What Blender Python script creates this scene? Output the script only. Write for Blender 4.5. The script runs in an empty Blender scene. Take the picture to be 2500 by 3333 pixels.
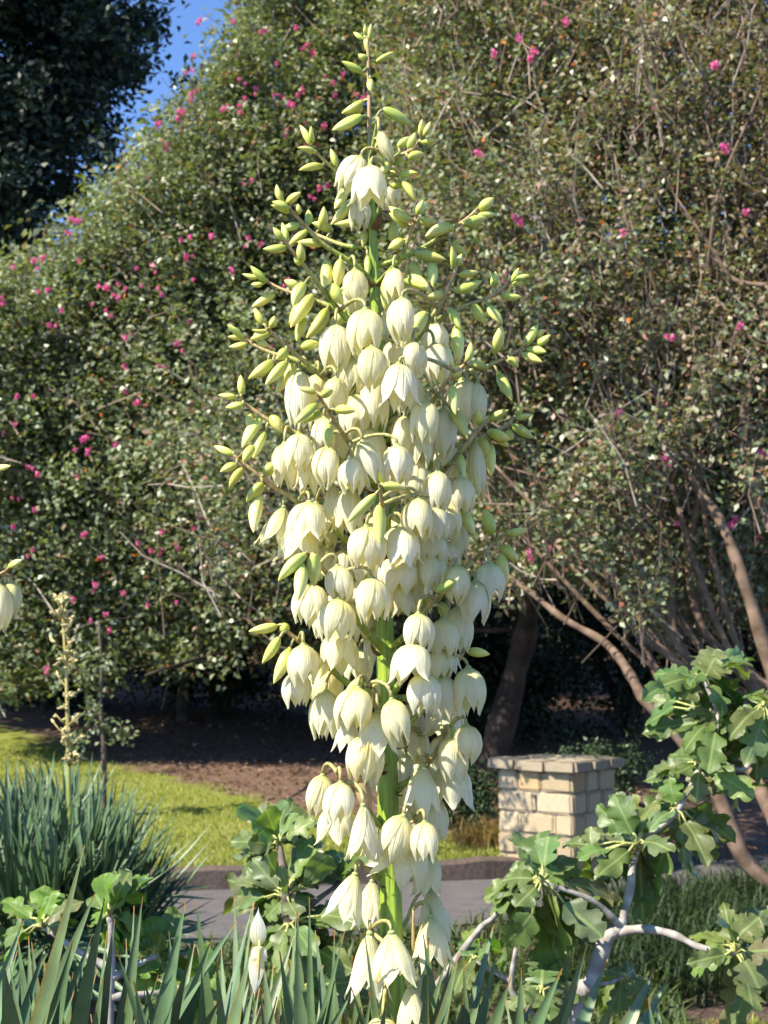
import bpy, math, random
import numpy as np
from mathutils import Vector, Matrix, Quaternion
R = math.radians
random.seed(7); rng = np.random.default_rng(11)

# ------------------------------------------------------------------ camera, sky, sun, exposure
sc = bpy.context.scene
EYE = 1.6
FPX = 4578.0                       # focal length in photo pixels (2500 x 3333)
PITCH = math.atan((2164 - 1666.5) / FPX)
cam = bpy.data.cameras.new('camera'); camo = bpy.data.objects.new('camera', cam)
sc.collection.objects.link(camo); sc.camera = camo
camo.location = (0, 0, EYE); camo.rotation_euler = (R(90) + PITCH, 0, 0)
cam.sensor_fit = 'VERTICAL'; cam.sensor_height = 36; cam.lens = 36 * FPX / 3333
cam.clip_start = 0.05; cam.clip_end = 3000
cam.dof.use_dof = True; cam.dof.focus_distance = 1.46; cam.dof.aperture_fstop = 17
SUN_AZ, SUN_EL = 58, 44            # degrees left of straight behind the camera, elevation
az, el = R(SUN_AZ), R(SUN_EL)
sdir = Vector((-math.sin(az) * math.cos(el), -math.cos(az) * math.cos(el), math.sin(el)))
w = bpy.data.worlds.new('World'); sc.world = w; w.use_nodes = True
nt = w.node_tree; bg = nt.nodes['Background']
sky = nt.nodes.new('ShaderNodeTexSky'); sky.sky_type = 'NISHITA'; sky.sun_disc = False
sky.sun_elevation = el; sky.sun_rotation = math.atan2(sdir.x, sdir.y)
sky.air_density = 1.0; sky.dust_density = 0.0; sky.ozone_density = 7.0; sky.altitude = 3500
nt.links.new(sky.outputs[0], bg.inputs[0]); bg.inputs[1].default_value = 0.15
sl = bpy.data.lights.new('sun', 'SUN'); sl.energy = 5.0; sl.angle = R(0.53); sl.color = (1, 0.915, 0.77)
so = bpy.data.objects.new('sun', sl); sc.collection.objects.link(so)
so.rotation_euler = sdir.to_track_quat('Z', 'Y').to_euler()
vs = sc.view_settings; vs.view_transform = 'Standard'; vs.look = 'None'; vs.gamma = 1; vs.exposure = 1.2
try: vs.use_curve_mapping = False
except Exception: pass
sc.render.engine = 'CYCLES'; sc.cycles.use_denoising = True
sc.cycles.max_bounces = 7; sc.cycles.diffuse_bounces = 4; sc.cycles.transmission_bounces = 5; sc.cycles.transparent_max_bounces = 6

# ------------------------------------------------------------------ helpers
C = sc.collection
def P(px, py, Y):
    """photo pixel -> the world point on that sight line at world distance y = Y"""
    a = (px - 1250) / FPX; b = -(py - 1666.5) / FPX
    d = Vector((a, math.cos(PITCH) - b * math.sin(PITCH), math.sin(PITCH) + b * math.cos(PITCH)))
    t = Y / d.y
    return Vector((d.x * t, Y, EYE + d.z * t))
def G(px, py, z=0.0):
    """photo pixel -> point on the plane at height z"""
    a = (px - 1250) / FPX; b = -(py - 1666.5) / FPX
    d = Vector((a, math.cos(PITCH) - b * math.sin(PITCH), math.sin(PITCH) + b * math.cos(PITCH)))
    t = (z - EYE) / d.z
    return Vector((d.x * t, d.y * t, z))
TILE = {'A': (690, 60, 2.9625), 'B': (1230, 60, 2.9625), 'C': (690, 800, 2.9625), 'D': (1230, 800, 2.9625),
        'E': (690, 1500, 2.9625), 'F': (1230, 1500, 2.9625), 'G': (950, 2200, 2.9625), 'H': (750, 2600, 2.183),
        'Z': (650, 2200, 1.3825), 'K': (0, 2400, 1.659), 'I': (1500, 2000, 1.659), 'J': (1500, 700, 1.659),
        'M': (0, 1700, 1.659), 'X': (0, 0, 1.0)}
def T(tile, x, y):
    ox, oy, s = TILE[tile]
    return (ox + x / s, oy + y / s)

def thing(name, label, cat, loc=(0, 0, 0), group=None):
    o = bpy.data.objects.new(name, None); C.objects.link(o); o.location = loc
    o.empty_display_size = 0.1
    o['label'] = label; o['category'] = cat
    if group: o['group'] = group
    return o
def place(name, me, parent=None, kind=None):
    o = bpy.data.objects.new(name, me); C.objects.link(o)
    if parent is not None: o.parent = parent
    if kind: o['kind'] = kind
    return o
def mesh(name, V, F, mats, smooth=True, uv=None, col=None):
    me = bpy.data.meshes.new(name)
    me.from_pydata([tuple(v) for v in V], [], F)
    for m in (mats if isinstance(mats, (list, tuple)) else [mats]): me.materials.append(m)
    if smooth: me.polygons.foreach_set('use_smooth', [True] * len(me.polygons))
    if uv is not None:
        l = me.uv_layers.new(name='UVMap')
        idx = np.empty(len(me.loops), dtype=np.int32); me.loops.foreach_get('vertex_index', idx)
        l.data.foreach_set('uv', np.asarray(uv, dtype=np.float32)[idx].ravel())
    if col is not None:
        a = me.color_attributes.new('Col', 'FLOAT_COLOR', 'POINT')
        c = np.ones((len(V), 4), dtype=np.float32); c[:, :3] = np.asarray(col)[:, :3]
        a.data.foreach_set('color', c.ravel())
    me.update()
    return me
def world_part(name, V, F, mats, root, **kw):
    """mesh whose points are given in world space, hung under root (unrotated, at root.location)"""
    kind = kw.pop('kind', None)
    L = Vector(root.location) if root is not None else Vector((0, 0, 0))
    return place(name, mesh(name, [Vector(v) - L for v in V], F, mats, **kw), root, kind)
class MB:
    def __init__(s): s.V = []; s.F = []; s.col = []
    def tube(s, pts, rads, n=6, cols=None, ridge=0.0, cap=True):
        pts = [Vector(p) for p in pts]
        b = len(s.V)
        up = None
        for i, p in enumerate(pts):
            d = (pts[min(i + 1, len(pts) - 1)] - pts[max(i - 1, 0)])
            d = d.normalized() if d.length > 1e-9 else Vector((0, 0, 1))
            if up is None:
                up = Vector((0, -1, 0)) if abs(d.y) < .9 else Vector((1, 0, 0))
            x = (up - d * up.dot(d)); x = x.normalized() if x.length > 1e-6 else d.orthogonal().normalized()
            up = x; y = d.cross(x)
            for k in range(n):
                a = 2 * math.pi * k / n
                r = rads[i] * (1 + (ridge * ((k % 3) - 1) if ridge else 0))
                s.V.append(p + x * (math.cos(a) * r) + y * (math.sin(a) * r))
                s.col.append(cols[i] if cols else (1, 1, 1))
        for i in range(len(pts) - 1):
            for k in range(n):
                a = b + i * n + k; c = b + i * n + (k + 1) % n
                s.F.append((a, c, c + n, a + n))
        if cap:
            e = b + (len(pts) - 1) * n
            s.F.append(tuple(e + k for k in range(n)))
            s.F.append(tuple(b + k for k in reversed(range(n))))
    def box(s, c, hx, hy, hz, rot=0.0, jit=0.0):
        b = len(s.V); cr, sr = math.cos(rot), math.sin(rot)
        for dz in (-1, 1):
            for dx, dy in ((-1, -1), (1, -1), (1, 1), (-1, 1)):
                x = dx * hx + random.uniform(-jit, jit); y = dy * hy + random.uniform(-jit, jit)
                s.V.append(Vector((c[0] + x * cr - y * sr, c[1] + x * sr + y * cr, c[2] + dz * hz + random.uniform(-jit, jit))))
                s.col.append((1, 1, 1))
        for f in ((0, 3, 2, 1), (4, 5, 6, 7), (0, 1, 5, 4), (1, 2, 6, 5), (2, 3, 7, 6), (3, 0, 4, 7)):
            s.F.append(tuple(b + i for i in f))
def smooth_path(pts, n=5):
    """Catmull-Rom through the points"""
    pts = [Vector(p) for p in pts]
    if len(pts) < 3: return [pts[0].lerp(pts[-1], i / n) for i in range(n + 1)]
    q = [pts[0] * 2 - pts[1]] + pts + [pts[-1] * 2 - pts[-2]]
    out = []
    for i in range(1, len(q) - 2):
        for k in range(n):
            t = k / n; p0, p1, p2, p3 = q[i - 1], q[i], q[i + 1], q[i + 2]
            out.append(0.5 * ((2 * p1) + (p2 - p0) * t + (2 * p0 - 5 * p1 + 4 * p2 - p3) * t * t + (3 * p1 - p0 - 3 * p2 + p3) * t ** 3))
    out.append(pts[-1]); return out
def cos_tab(tab, x):
    for (a, p), (b, q) in zip(tab, tab[1:]):
        if x <= b:
            t = (x - a) / (b - a); return p + (q - p) * (1 - math.cos(math.pi * t)) / 2
    return tab[-1][1]
def lerp_tab(tab, x):
    xs = [a for a, _ in tab]; ys = [b for _, b in tab]
    return float(np.interp(x, xs, ys))
def big_mesh(name, V, F4, mat, col=None, smooth=False):
    """fast mesh from numpy arrays: V (n,3), F4 (m,4) quads"""
    me = bpy.data.meshes.new(name)
    n, m = len(V), len(F4); k = F4.shape[1]
    me.vertices.add(n); me.vertices.foreach_set('co', np.asarray(V, dtype=np.float32).ravel())
    me.loops.add(m * k); me.loops.foreach_set('vertex_index', np.asarray(F4, dtype=np.int32).ravel())
    me.polygons.add(m); me.polygons.foreach_set('loop_start', np.arange(0, m * k, k, dtype=np.int32))
    try: me.polygons.foreach_set('loop_total', np.full(m, k, dtype=np.int32))
    except Exception: pass
    me.update(calc_edges=True)
    if smooth: me.polygons.foreach_set('use_smooth', np.ones(m, dtype=bool))
    if col is not None:
        a = me.color_attributes.new('Col', 'FLOAT_COLOR', 'POINT')
        c = np.ones((n, 4), dtype=np.float32); c[:, :3] = col
        a.data.foreach_set('color', c.ravel())
    me.materials.append(mat)
    return me
def norm(a): return a / np.maximum(np.linalg.norm(a, axis=1, keepdims=True), 1e-9)
def leaf_quads(cen, nor, length, width, col, fold=0.25):
    """one small folded leaf per centre: kite of base, left, tip, right"""
    n = len(cen)
    d = norm(rng.normal(size=(n, 3))); d = norm(d - nor * (d * nor).sum(1, keepdims=True))
    s = np.cross(d, nor)
    L = (length * rng.uniform(.7, 1.25, n))[:, None]; W = (width * rng.uniform(.75, 1.2, n))[:, None]
    base = cen - d * L * .5; tip = cen + d * L * .5 - nor * L * .08
    mid = cen - d * L * .05 + nor * W * fold
    V = np.stack([base, mid - s * W * .5, tip, mid + s * W * .5], 1).reshape(-1, 3)
    F = np.arange(4 * n).reshape(n, 4)
    return V, F, np.repeat(col, 4, axis=0)

# ------------------------------------------------------------------ materials
def mat(name):
    m = bpy.data.materials.new(name); m.use_nodes = True
    t = m.node_tree; b = t.nodes['Principled BSDF']
    return m, t, b
def N(t, ty, **kw):
    n = t.nodes.new(ty)
    for k, v in kw.items(): setattr(n, k, v)
    return n
def ramp(t, stops):
    r = N(t, 'ShaderNodeValToRGB'); e = r.color_ramp.elements
    while len(e) < len(stops): e.new(0.5)
    for q, (p, c) in zip(e, stops): q.position = p; q.color = (*c, 1)
    return r
def mixc(t, a, b, fac, mode='MIX'):
    m = N(t, 'ShaderNodeMix', data_type='RGBA', blend_type=mode)
    for s, v in ((m.inputs[0], fac), (m.inputs[6], a), (m.inputs[7], b)):
        if hasattr(v, 'links') or hasattr(v, 'is_linked'): t.links.new(v, s)
        elif isinstance(v, (int, float)): s.default_value = v
        else: s.default_value = (*v, 1)
    return m.outputs[2]
def noise(t, scale, detail=4, rough=.6, coord='Object', dist=0.0, vec=None):
    n = N(t, 'ShaderNodeTexNoise'); n.inputs['Scale'].default_value = scale; n.inputs['Detail'].default_value = detail
    n.inputs['Roughness'].default_value = rough; n.inputs['Distortion'].default_value = dist
    if vec is None:
        tc = N(t, 'ShaderNodeTexCoord'); vec = tc.outputs[coord]
    t.links.new(vec, n.inputs['Vector'])
    return n
def bump(t, b, h, strength=.3, dist=.01):
    k = N(t, 'ShaderNodeBump'); k.inputs['Strength'].default_value = strength; k.inputs['Distance'].default_value = dist
    t.links.new(h, k.inputs['Height']); t.links.new(k.outputs[0], b.inputs['Normal'])
def translucent(t, b, col_out, fac):
    tr = N(t, 'ShaderNodeBsdfTranslucent'); mx = N(t, 'ShaderNodeMixShader'); mx.inputs[0].default_value = fac
    if hasattr(col_out, 'links'): t.links.new(col_out, tr.inputs[0])
    else: tr.inputs[0].default_value = (*col_out, 1)
    out = t.nodes['Material Output']
    t.links.new(b.outputs[0], mx.inputs[1]); t.links.new(tr.outputs[0], mx.inputs[2]); t.links.new(mx.outputs[0], out.inputs[0])

def m_petal(name='petal_cream', tint=None):
    m, t, b = mat(name)
    oi = N(t, 'ShaderNodeObjectInfo'); uv = N(t, 'ShaderNodeUVMap')
    sx = N(t, 'ShaderNodeSeparateXYZ'); t.links.new(uv.outputs[0], sx.inputs[0])
    mp = N(t, 'ShaderNodeMapping'); mp.inputs['Scale'].default_value = (1, .10, 1); t.links.new(uv.outputs[0], mp.inputs[0])
    t.links.new(oi.outputs['Random'], mp.inputs['Location'])
    ve = noise(t, 6, 4, .6, vec=mp.outputs[0])
    # greenish yellow towards the claw, cream blade
    r = ramp(t, [(0, (.60, .64, .25)), (.16, (.87, .84, .55)), (.45, (.945, .93, .80)), (1, (.945, .935, .83))])
    t.links.new(sx.outputs[1], r.inputs[0])
    c = mixc(t, r.outputs[0], oi.outputs['Color'], 1.0, 'MULTIPLY')
    vr = ramp(t, [(.3, (.93, .92, .80)), (.6, (1, 1, 1))]); t.links.new(ve.outputs[0], vr.inputs[0])
    c = mixc(t, c, vr.outputs[0], .8, 'MULTIPLY')
    t.links.new(c, b.inputs['Base Color']); b.inputs['Roughness'].default_value = .5
    b.inputs['Specular IOR Level'].default_value = .25
    bump(t, b, ve.outputs[0], .6, .004)
    tc = mixc(t, c, (1.02, .95, .57), 1.0, 'MULTIPLY')
    translucent(t, b, tc, .44)
    return m
M_PETAL = m_petal()
def m_bud():
    m, t, b = mat('bud_green')
    oi = N(t, 'ShaderNodeObjectInfo'); uv = N(t, 'ShaderNodeUVMap')
    sx = N(t, 'ShaderNodeSeparateXYZ'); t.links.new(uv.outputs[0], sx.inputs[0])
    mp = N(t, 'ShaderNodeMapping'); mp.inputs['Scale'].default_value = (1, .12, 1); t.links.new(uv.outputs[0], mp.inputs[0])
    ve = noise(t, 10, 3, .6, vec=mp.outputs[0])
    r = ramp(t, [(0, (.80, .70, .45)), (.07, (.62, .72, .35)), (.45, (.92, .96, .72)), (.8, (1, 1, .9)), (1, (.95, .86, .62))])
    t.links.new(sx.outputs[1], r.inputs[0])
    c = mixc(t, r.outputs[0], oi.outputs['Color'], 1.0, 'MULTIPLY')
    vr = ramp(t, [(.3, (.72, .80, .55)), (.62, (1, 1, 1))]); t.links.new(ve.outputs[0], vr.inputs[0])
    c = mixc(t, c, vr.outputs[0], .75, 'MULTIPLY')
    t.links.new(c, b.inputs['Base Color']); b.inputs['Roughness'].default_value = .45
    b.inputs['Subsurface Weight'].default_value = .25; b.inputs['Subsurface Radius'].default_value = (.004, .005, .002)
    b.inputs['Subsurface Scale'].default_value = 1.0
    bump(t, b, ve.outputs[0], .3, .002)
    return m
M_BUD = m_bud()
def m_vcol(name, rough=.5, trans=0.0, tmul=(1, 1, .6), nscale=30, namt=.35, spec=.5, bumpk=0.0, stretch=None):
    """colour from the mesh's own colour attribute with a little noise"""
    m, t, b = mat(name)
    a = N(t, 'ShaderNodeAttribute', attribute_name='Col')
    vec = None
    if stretch:
        tc_ = N(t, 'ShaderNodeTexCoord'); mp = N(t, 'ShaderNodeMapping'); mp.inputs['Scale'].default_value = (4, 4, stretch * 4); t.links.new(tc_.outputs['Object'], mp.inputs[0]); vec = mp.outputs[0]
    n = noise(t, nscale, 4, vec=vec)
    r = ramp(t, [(.3, (1 - namt,) * 3), (.7, (1 + namt * .5,) * 3)]); t.links.new(n.outputs[0], r.inputs[0])
    c = mixc(t, a.outputs[0], r.outputs[0], 1.0, 'MULTIPLY')
    t.links.new(c, b.inputs['Base Color']); b.inputs['Roughness'].default_value = rough
    b.inputs['Specular IOR Level'].default_value = spec
    if bumpk: bump(t, b, n.outputs[0], bumpk, .01)
    if trans:
        tc = mixc(t, c, tmul, 1.0, 'MULTIPLY'); translucent(t, b, tc, trans)
    return m
M_FOL = m_vcol('tree_foliage', .42, .28, (1.3, 1.4, .5), 6, .3, .6)
M_FOLD = m_vcol('dark_foliage', .5, .10, (1.1, 1.2, .5), 4, .3, .3)
M_GRASS = m_vcol('grass_blades', .55, .3, (1.2, 1.3, .5), 3, .25, .3)
M_BLOS = m_vcol('pink_blossom', .6, .35, (1.1, .9, 1.0), 20, .2, .2)
M_STALK = m_vcol('flower_stalk_skin', .42, 0, nscale=60, namt=.5, spec=.45, bumpk=.3, stretch=.03)
M_BARK = m_vcol('bark', .8, 0, nscale=9, namt=.5, spec=.2, bumpk=.5)
M_FIGBARK = m_vcol('pale_fig_bark', .75, 0, nscale=30, namt=.35, spec=.2, bumpk=.3)
def m_yleaf(name, c1, c2):
    m, t, b = mat(name)
    a = N(t, 'ShaderNodeAttribute', attribute_name='Col'); uv = N(t, 'ShaderNodeUVMap')
    mp = N(t, 'ShaderNodeMapping'); mp.inputs['Scale'].default_value = (1, .05, 1); t.links.new(uv.outputs[0], mp.inputs[0])
    n = noise(t, 14, 3, .6, vec=mp.outputs[0])
    r = ramp(t, [(.3, c1), (.7, c2)]); t.links.new(n.outputs[0], r.inputs[0])
    n2 = noise(t, 25, 4)
    r2 = ramp(t, [(.35, (.75, .75, .75)), (.65, (1.1, 1.1, 1.1))]); t.links.new(n2.outputs[0], r2.inputs[0])
    c = mixc(t, r.outputs[0], a.outputs[0], 1.0, 'MULTIPLY'); c = mixc(t, c, r2.outputs[0], 1.0, 'MULTIPLY')
    t.links.new(c, b.inputs['Base Color']); b.inputs['Roughness'].default_value = .42; b.inputs['Specular IOR Level'].default_value = .5
    bump(t, b, n.outputs[0], .2, .002)
    return m
M_YLEAF = m_yleaf('yucca_blade', (.070, .126, .050), (.145, .215, .095))
def m_figleaf():
    m, t, b = mat('fig_leaf')
    a = N(t, 'ShaderNodeObjectInfo'); uv = N(t, 'ShaderNodeUVMap')
    sx = N(t, 'ShaderNodeSeparateXYZ'); t.links.new(uv.outputs[0], sx.inputs[0])
    # pale midrib and side veins
    ab = N(t, 'ShaderNodeMath', operation='ABSOLUTE'); t.links.new(sx.outputs[0], ab.inputs[0])
    rib = ramp(t, [(0, (1, 1, 1)), (.035, (.5, .5, .5)), (.06, (0, 0, 0))]); t.links.new(ab.outputs[0], rib.inputs[0])
    sub = N(t, 'ShaderNodeMath', operation='MULTIPLY_ADD'); t.links.new(ab.outputs[0], sub.inputs[0]); sub.inputs[1].default_value = -.75
    t.links.new(sx.outputs[1], sub.inputs[2])
    mu = N(t, 'ShaderNodeMath', operation='MULTIPLY'); t.links.new(sub.outputs[0], mu.inputs[0]); mu.inputs[1].default_value = 6.5
    fr = N(t, 'ShaderNodeMath', operation='FRACT'); t.links.new(mu.outputs[0], fr.inputs[0])
    sv = ramp(t, [(0, (.22, .22, .22)), (.06, (0, 0, 0)), (.94, (0, 0, 0)), (1, (.22, .22, .22))]); t.links.new(fr.outputs[0], sv.inputs[0])
    vein = mixc(t, rib.outputs[0], sv.outputs[0], 1.0, 'LIGHTEN')
    n = noise(t, 14, 5)
    r = ramp(t, [(.3, (.70, .72, .66)), (.7, (1.1, 1.1, 1.05))]); t.links.new(n.outputs[0], r.inputs[0])
    base = mixc(t, a.outputs['Color'], r.outputs[0], 1.0, 'MULTIPLY')
    c = mixc(t, base, (.22, .29, .10), vein)
    t.links.new(c, b.inputs['Base Color']); b.inputs['Roughness'].default_value = .45; b.inputs['Specular IOR Level'].default_value = .5
    bump(t, b, vein, .25, .003)
    tc = mixc(t, c, (1.5, 1.9, .45), 1.0, 'MULTIPLY'); translucent(t, b, tc, .30)
    return m
M_FIG = m_figleaf()
def m_ground():
    m, t, b = mat('mulch_ground')
    n = noise(t, 6, 8, .7); n2 = noise(t, 45, 5, .7)
    r = ramp(t, [(.3, (.045, .028, .018)), (.5, (.11, .070, .048)), (.72, (.20, .135, .10))]); t.links.new(n2.outputs[0], r.inputs[0])
    r2 = ramp(t, [(.3, (.6, .6, .6)), (.7, (1.1, 1.05, 1))]); t.links.new(n.outputs[0], r2.inputs[0])
    c = mixc(t, r.outputs[0], r2.outputs[0], 1.0, 'MULTIPLY')
    t.links.new(c, b.inputs['Base Color']); b.inputs['Roughness'].default_value = .95
    bump(t, b, n2.outputs[0], .8, .03)
    return m
M_MULCH = m_ground()
def m_lawn():
    m, t, b = mat('lawn_grass')
    a = N(t, 'ShaderNodeAttribute', attribute_name='Col')
    n = noise(t, 1.6, 6, .65); n2 = noise(t, 60, 4, .7)
    g = ramp(t, [(.3, (.17, .205, .028)), (.55, (.26, .29, .055)), (.75, (.34, .33, .11))]); t.links.new(n.outputs[0], g.inputs[0])
    f = ramp(t, [(.3, (.5, .5, .5)), (.7, (1.2, 1.2, 1.15))]); t.links.new(n2.outputs[0], f.inputs[0])
    gc = mixc(t, g.outputs[0], f.outputs[0], 1.0, 'MULTIPLY')
    d = ramp(t, [(.3, (.075, .045, .032)), (.6, (.21, .135, .098)), (.8, (.30, .205, .155))])
    n3 = noise(t, 22, 6, .75); t.links.new(n3.outputs[0], d.inputs[0])
    # mulch area painted by position (attribute) with a ragged edge
    n4 = noise(t, 2.2, 6, .7)
    add = N(t, 'ShaderNodeMath', operation='MULTIPLY_ADD'); t.links.new(n4.outputs[0], add.inputs[0]); add.inputs[1].default_value = 1.1
    sp = N(t, 'ShaderNodeSeparateColor'); t.links.new(a.outputs[0], sp.inputs[0]); t.links.new(sp.outputs[0], add.inputs[2])
    ed = ramp(t, [(.80, (0, 0, 0)), (1.0, (1, 1, 1))]); t.links.new(add.outputs[0], ed.inputs[0])
    c = mixc(t, gc, d.outputs[0], ed.outputs[0])
    t.links.new(c, b.inputs['Base Color']); b.inputs['Roughness'].default_value = .9; b.inputs['Specular IOR Level'].default_value = .15
    bump(t, b, n2.outputs[0], .8, .03)
    return m
M_LAWN = m_lawn()
def m_plain(name, stops, scale, rough=.85, bk=.4, bd=.01, detail=6):
    m, t, b = mat(name); n = noise(t, scale, detail, .68)
    r = ramp(t, stops); t.links.new(n.outputs[0], r.inputs[0])
    n2 = noise(t, scale * .09, 3, .6); r2 = ramp(t, [(.3, (.78, .78, .78)), (.7, (1.12, 1.12, 1.12))]); t.links.new(n2.outputs[0], r2.inputs[0])
    c = mixc(t, r.outputs[0], r2.outputs[0], 1.0, 'MULTIPLY')
    t.links.new(c, b.inputs['Base Color']); b.inputs['Roughness'].default_value = rough; b.inputs['Specular IOR Level'].default_value = .25
    bump(t, b, n.outputs[0], bk, bd); return m
M_ROAD = m_plain('asphalt', [(.3, (.075, .068, .068)), (.6, (.135, .125, .123)), (.8, (.21, .197, .19))], 70, .9, .5, .008)
M_KERB = m_plain('kerb_concrete', [(.3, (.075, .052, .04)), (.6, (.13, .098, .078)), (.8, (.19, .15, .12))], 30, .9, .5, .01)
M_MORTAR = m_plain('mortar', [(.3, (.20, .17, .13)), (.7, (.32, .28, .22))], 30)
def m_stone():
    m, t, b = mat('limestone'); oi = N(t, 'ShaderNodeObjectInfo')
    n = noise(t, 12, 8, .7); r = ramp(t, [(.28, (.62, .55, .44)), (.5, (1, .97, .90)), (.75, (1.15, 1.12, 1.05))]); t.links.new(n.outputs[0], r.inputs[0])
    c = mixc(t, oi.outputs['Color'], r.outputs[0], 1.0, 'MULTIPLY')
    t.links.new(c, b.inputs['Base Color']); b.inputs['Roughness'].default_value = .9; b.inputs['Specular IOR Level'].default_value = .2
    n2 = noise(t, 28, 7, .7); bump(t, b, n2.outputs[0], .9, .02); return m
M_STONE = m_stone()
M_DRY = m_plain('dry_bract', [(.3, (.10, .055, .03)), (.7, (.28, .18, .10))], 90)

# ------------------------------------------------------------------ the setting: ground, road, kerb, lawn
me = mesh('ground', [(-400, -40, -.012), (400, -40, -.012), (400, 900, -.012), (-400, 900, -.012)], [(0, 1, 2, 3)], M_MULCH, smooth=False)
place('ground', me)['kind'] = 'structure'
# road: far edge and near edge as plan curves
FAR = [(-30, 8.2), (-12, 9.0), (-5, 9.72), (-2.4, 10.05), (-1.2, 10.3), (.2, 10.65), (.95, 10.85), (2.0, 11.4), (3.4, 12.3), (6, 14.2), (12, 18), (30, 28)]
NEAR = [(-30, 4.9), (-12, 5.9), (-5, 7.0), (-2.4, 7.75), (-1.2, 8.1), (.2, 8.8), (.95, 9.2), (2.0, 9.85), (3.4, 10.75), (6, 12.4), (12, 16), (30, 25)]
V = []; F = []
for i, (a, b_) in enumerate(zip(NEAR, FAR)):
    V += [(a[0], a[1], 0.0), (b_[0], b_[1], 0.0)]
    if i: F.append((2 * i - 2, 2 * i, 2 * i + 1, 2 * i - 1))
place('road', mesh('road', V, F, M_ROAD, smooth=False))['kind'] = 'structure'
# kerb: profile swept along the far edge
V = []; F = []; prof = [(0, -.05), (0, .125), (.015, .14), (.16, .14), (.16, -.05)]
fs = smooth_path([Vector((x, y, 0)) for x, y in FAR], 4)
for i, p in enumerate(fs):
    d = (fs[min(i + 1, len(fs) - 1)] - fs[max(0, i - 1)]).normalized(); nn = Vector((-d.y, d.x, 0))
    for a, h in prof: V.append(p + nn * a + Vector((0, 0, h + .012 * math.sin(i * 1.7))))
    if i:
        for k in range(4):
            q = (i - 1) * 5 + k; F.append((q, q + 1, q + 6, q + 5))
place('kerb', mesh('kerb', V, F, M_KERB, smooth=False))['kind'] = 'structure'
# rising lawn behind the kerb
def fary(x): return float(np.interp(x, [a for a, _ in FAR], [b for _, b in FAR]))
def lawnz(x, y):
    t = max(0, y - fary(x) - .16)
    return .115 + .09 * min(t, 24) + .02 * math.sin(x * .9 + y * .5) * min(1, t) + .012 * max(0, -x - 1) * min(t, 10) * .1
def mulch_lim(x): return np.interp(x, [-30, -6, -3.2, -2.0, -.9, .2, 1.2, 4], [30, 19.5, 15.4, 14.1, 12.7, 11.9, 11.5, 11])
xs = np.concatenate([np.linspace(-60, -8, 14)[:-1], np.linspace(-8, 8, 65), np.linspace(8, 60, 14)[1:]])
ts = np.concatenate([np.linspace(0, 14, 57), np.linspace(14, 40, 20)[1:], np.array([60, 120, 300])])
V = []; F = []; col = []
for i, x in enumerate(xs):
    for j, t_ in enumerate(ts):
        y = fary(x) + .155 + t_
        V.append((x, y, lawnz(x, y)))
        # bare mulch under the trees: to the right of a line that runs back and left
        lim = mulch_lim(x)
        col.append((min(1, max(0, (y - lim) * .45 + .28)), 0, 0))
        if i and j:
            n_ = len(ts); q = (i - 1) * n_ + j - 1; F.append((q, q + n_, q + n_ + 1, q + 1))
place('lawn', mesh('lawn', V, F, M_LAWN, col=col))['kind'] = 'structure'
# near lawn strip and its brick edging
V = [(-12, 4.6, -.004), (12, 4.6, -.004), (12, 7.6, -.004), (2.6, 6.75, -.004), (.6, 6.3, -.004), (-1.5, 6.0, -.004), (-12, 5.2, -.004)]
place('near_lawn', mesh('near_lawn', V, [tuple(range(7))], M_LAWN, smooth=False, col=[(0, 0, 0)] * 7))['kind'] = 'structure'

def blades(n, xf, hgt, wid, cols, lean=.5, segs=1):
    """n blades of grass; xf(n) gives their feet"""
    foot = xf(n); n = len(foot)
    a = rng.uniform(0, 2 * np.pi, n); h = hgt * rng.uniform(.5, 1.2, n)
    ln = rng.uniform(0, lean, n) * h
    out = np.stack([np.cos(a), np.sin(a), np.zeros(n)], 1); s = np.stack([-np.sin(a), np.cos(a), np.zeros(n)], 1)
    wv = (wid * rng.uniform(.6, 1.2, n))[:, None]
    up = np.array([0, 0, 1.0])
    mid = foot + out * (ln * .35)[:, None] + up * (h * .7)[:, None]
    tip = foot + out * ln[:, None] * 1.25 + up * (h * (1 - .35 * (ln / np.maximum(h, 1e-6)) ** 2))[:, None]
    V = np.stack([foot - s * wv * .5, foot + s * wv * .5, mid + s * wv * .45, mid - s * wv * .45, tip - s * wv * .05, tip + s * wv * .05], 1).reshape(-1, 3)
    b = np.arange(n)[:, None] * 6
    F = np.concatenate([b + np.array([[0, 1, 2, 3]]), b + np.array([[3, 2, 5, 4]])])
    c = np.asarray(cols)[rng.integers(0, len(cols), n)] * rng.uniform(.75, 1.25, (n, 1))
    return V, F, np.repeat(c, 6, axis=0)
def lawn_feet(n):
    x = rng.uniform(-5.5, 2.2, n); t_ = rng.uniform(0, 1, n) ** 1.5 * 6
    y = np.array([fary(v) for v in x]) + .2 + t_
    lim = mulch_lim(x)
    k = (y < lim + rng.normal(0, .35, n))
    x, y = x[k], y[k]
    return np.stack([x, y, [lawnz(a, b) - .004 for a, b in zip(x, y)]], 1)
GC = [(.21, .245, .035), (.28, .30, .06), (.17, .21, .03), (.34, .33, .11)]
V, F, c = blades(42000, lawn_feet, .045, .007, GC, .8)
place('lawn_blades', big_mesh('lawn_blades', V, F, M_GRASS, c), None, 'stuff')
def tag_stuff(o, label, cat): o['kind'] = 'stuff'; o['label'] = label; o['category'] = cat
tag_stuff(bpy.data.objects['lawn_blades'], 'short sunlit green grass on the slope behind the kerb', 'grass')
def near_feet(n):
    x = rng.uniform(-2.5, 3.6, n); y = rng.uniform(4.7, 6.6, n); k = y < 6.2 + x * .2
    return np.stack([x[k], y[k], np.full(k.sum(), -.004)], 1)
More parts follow.
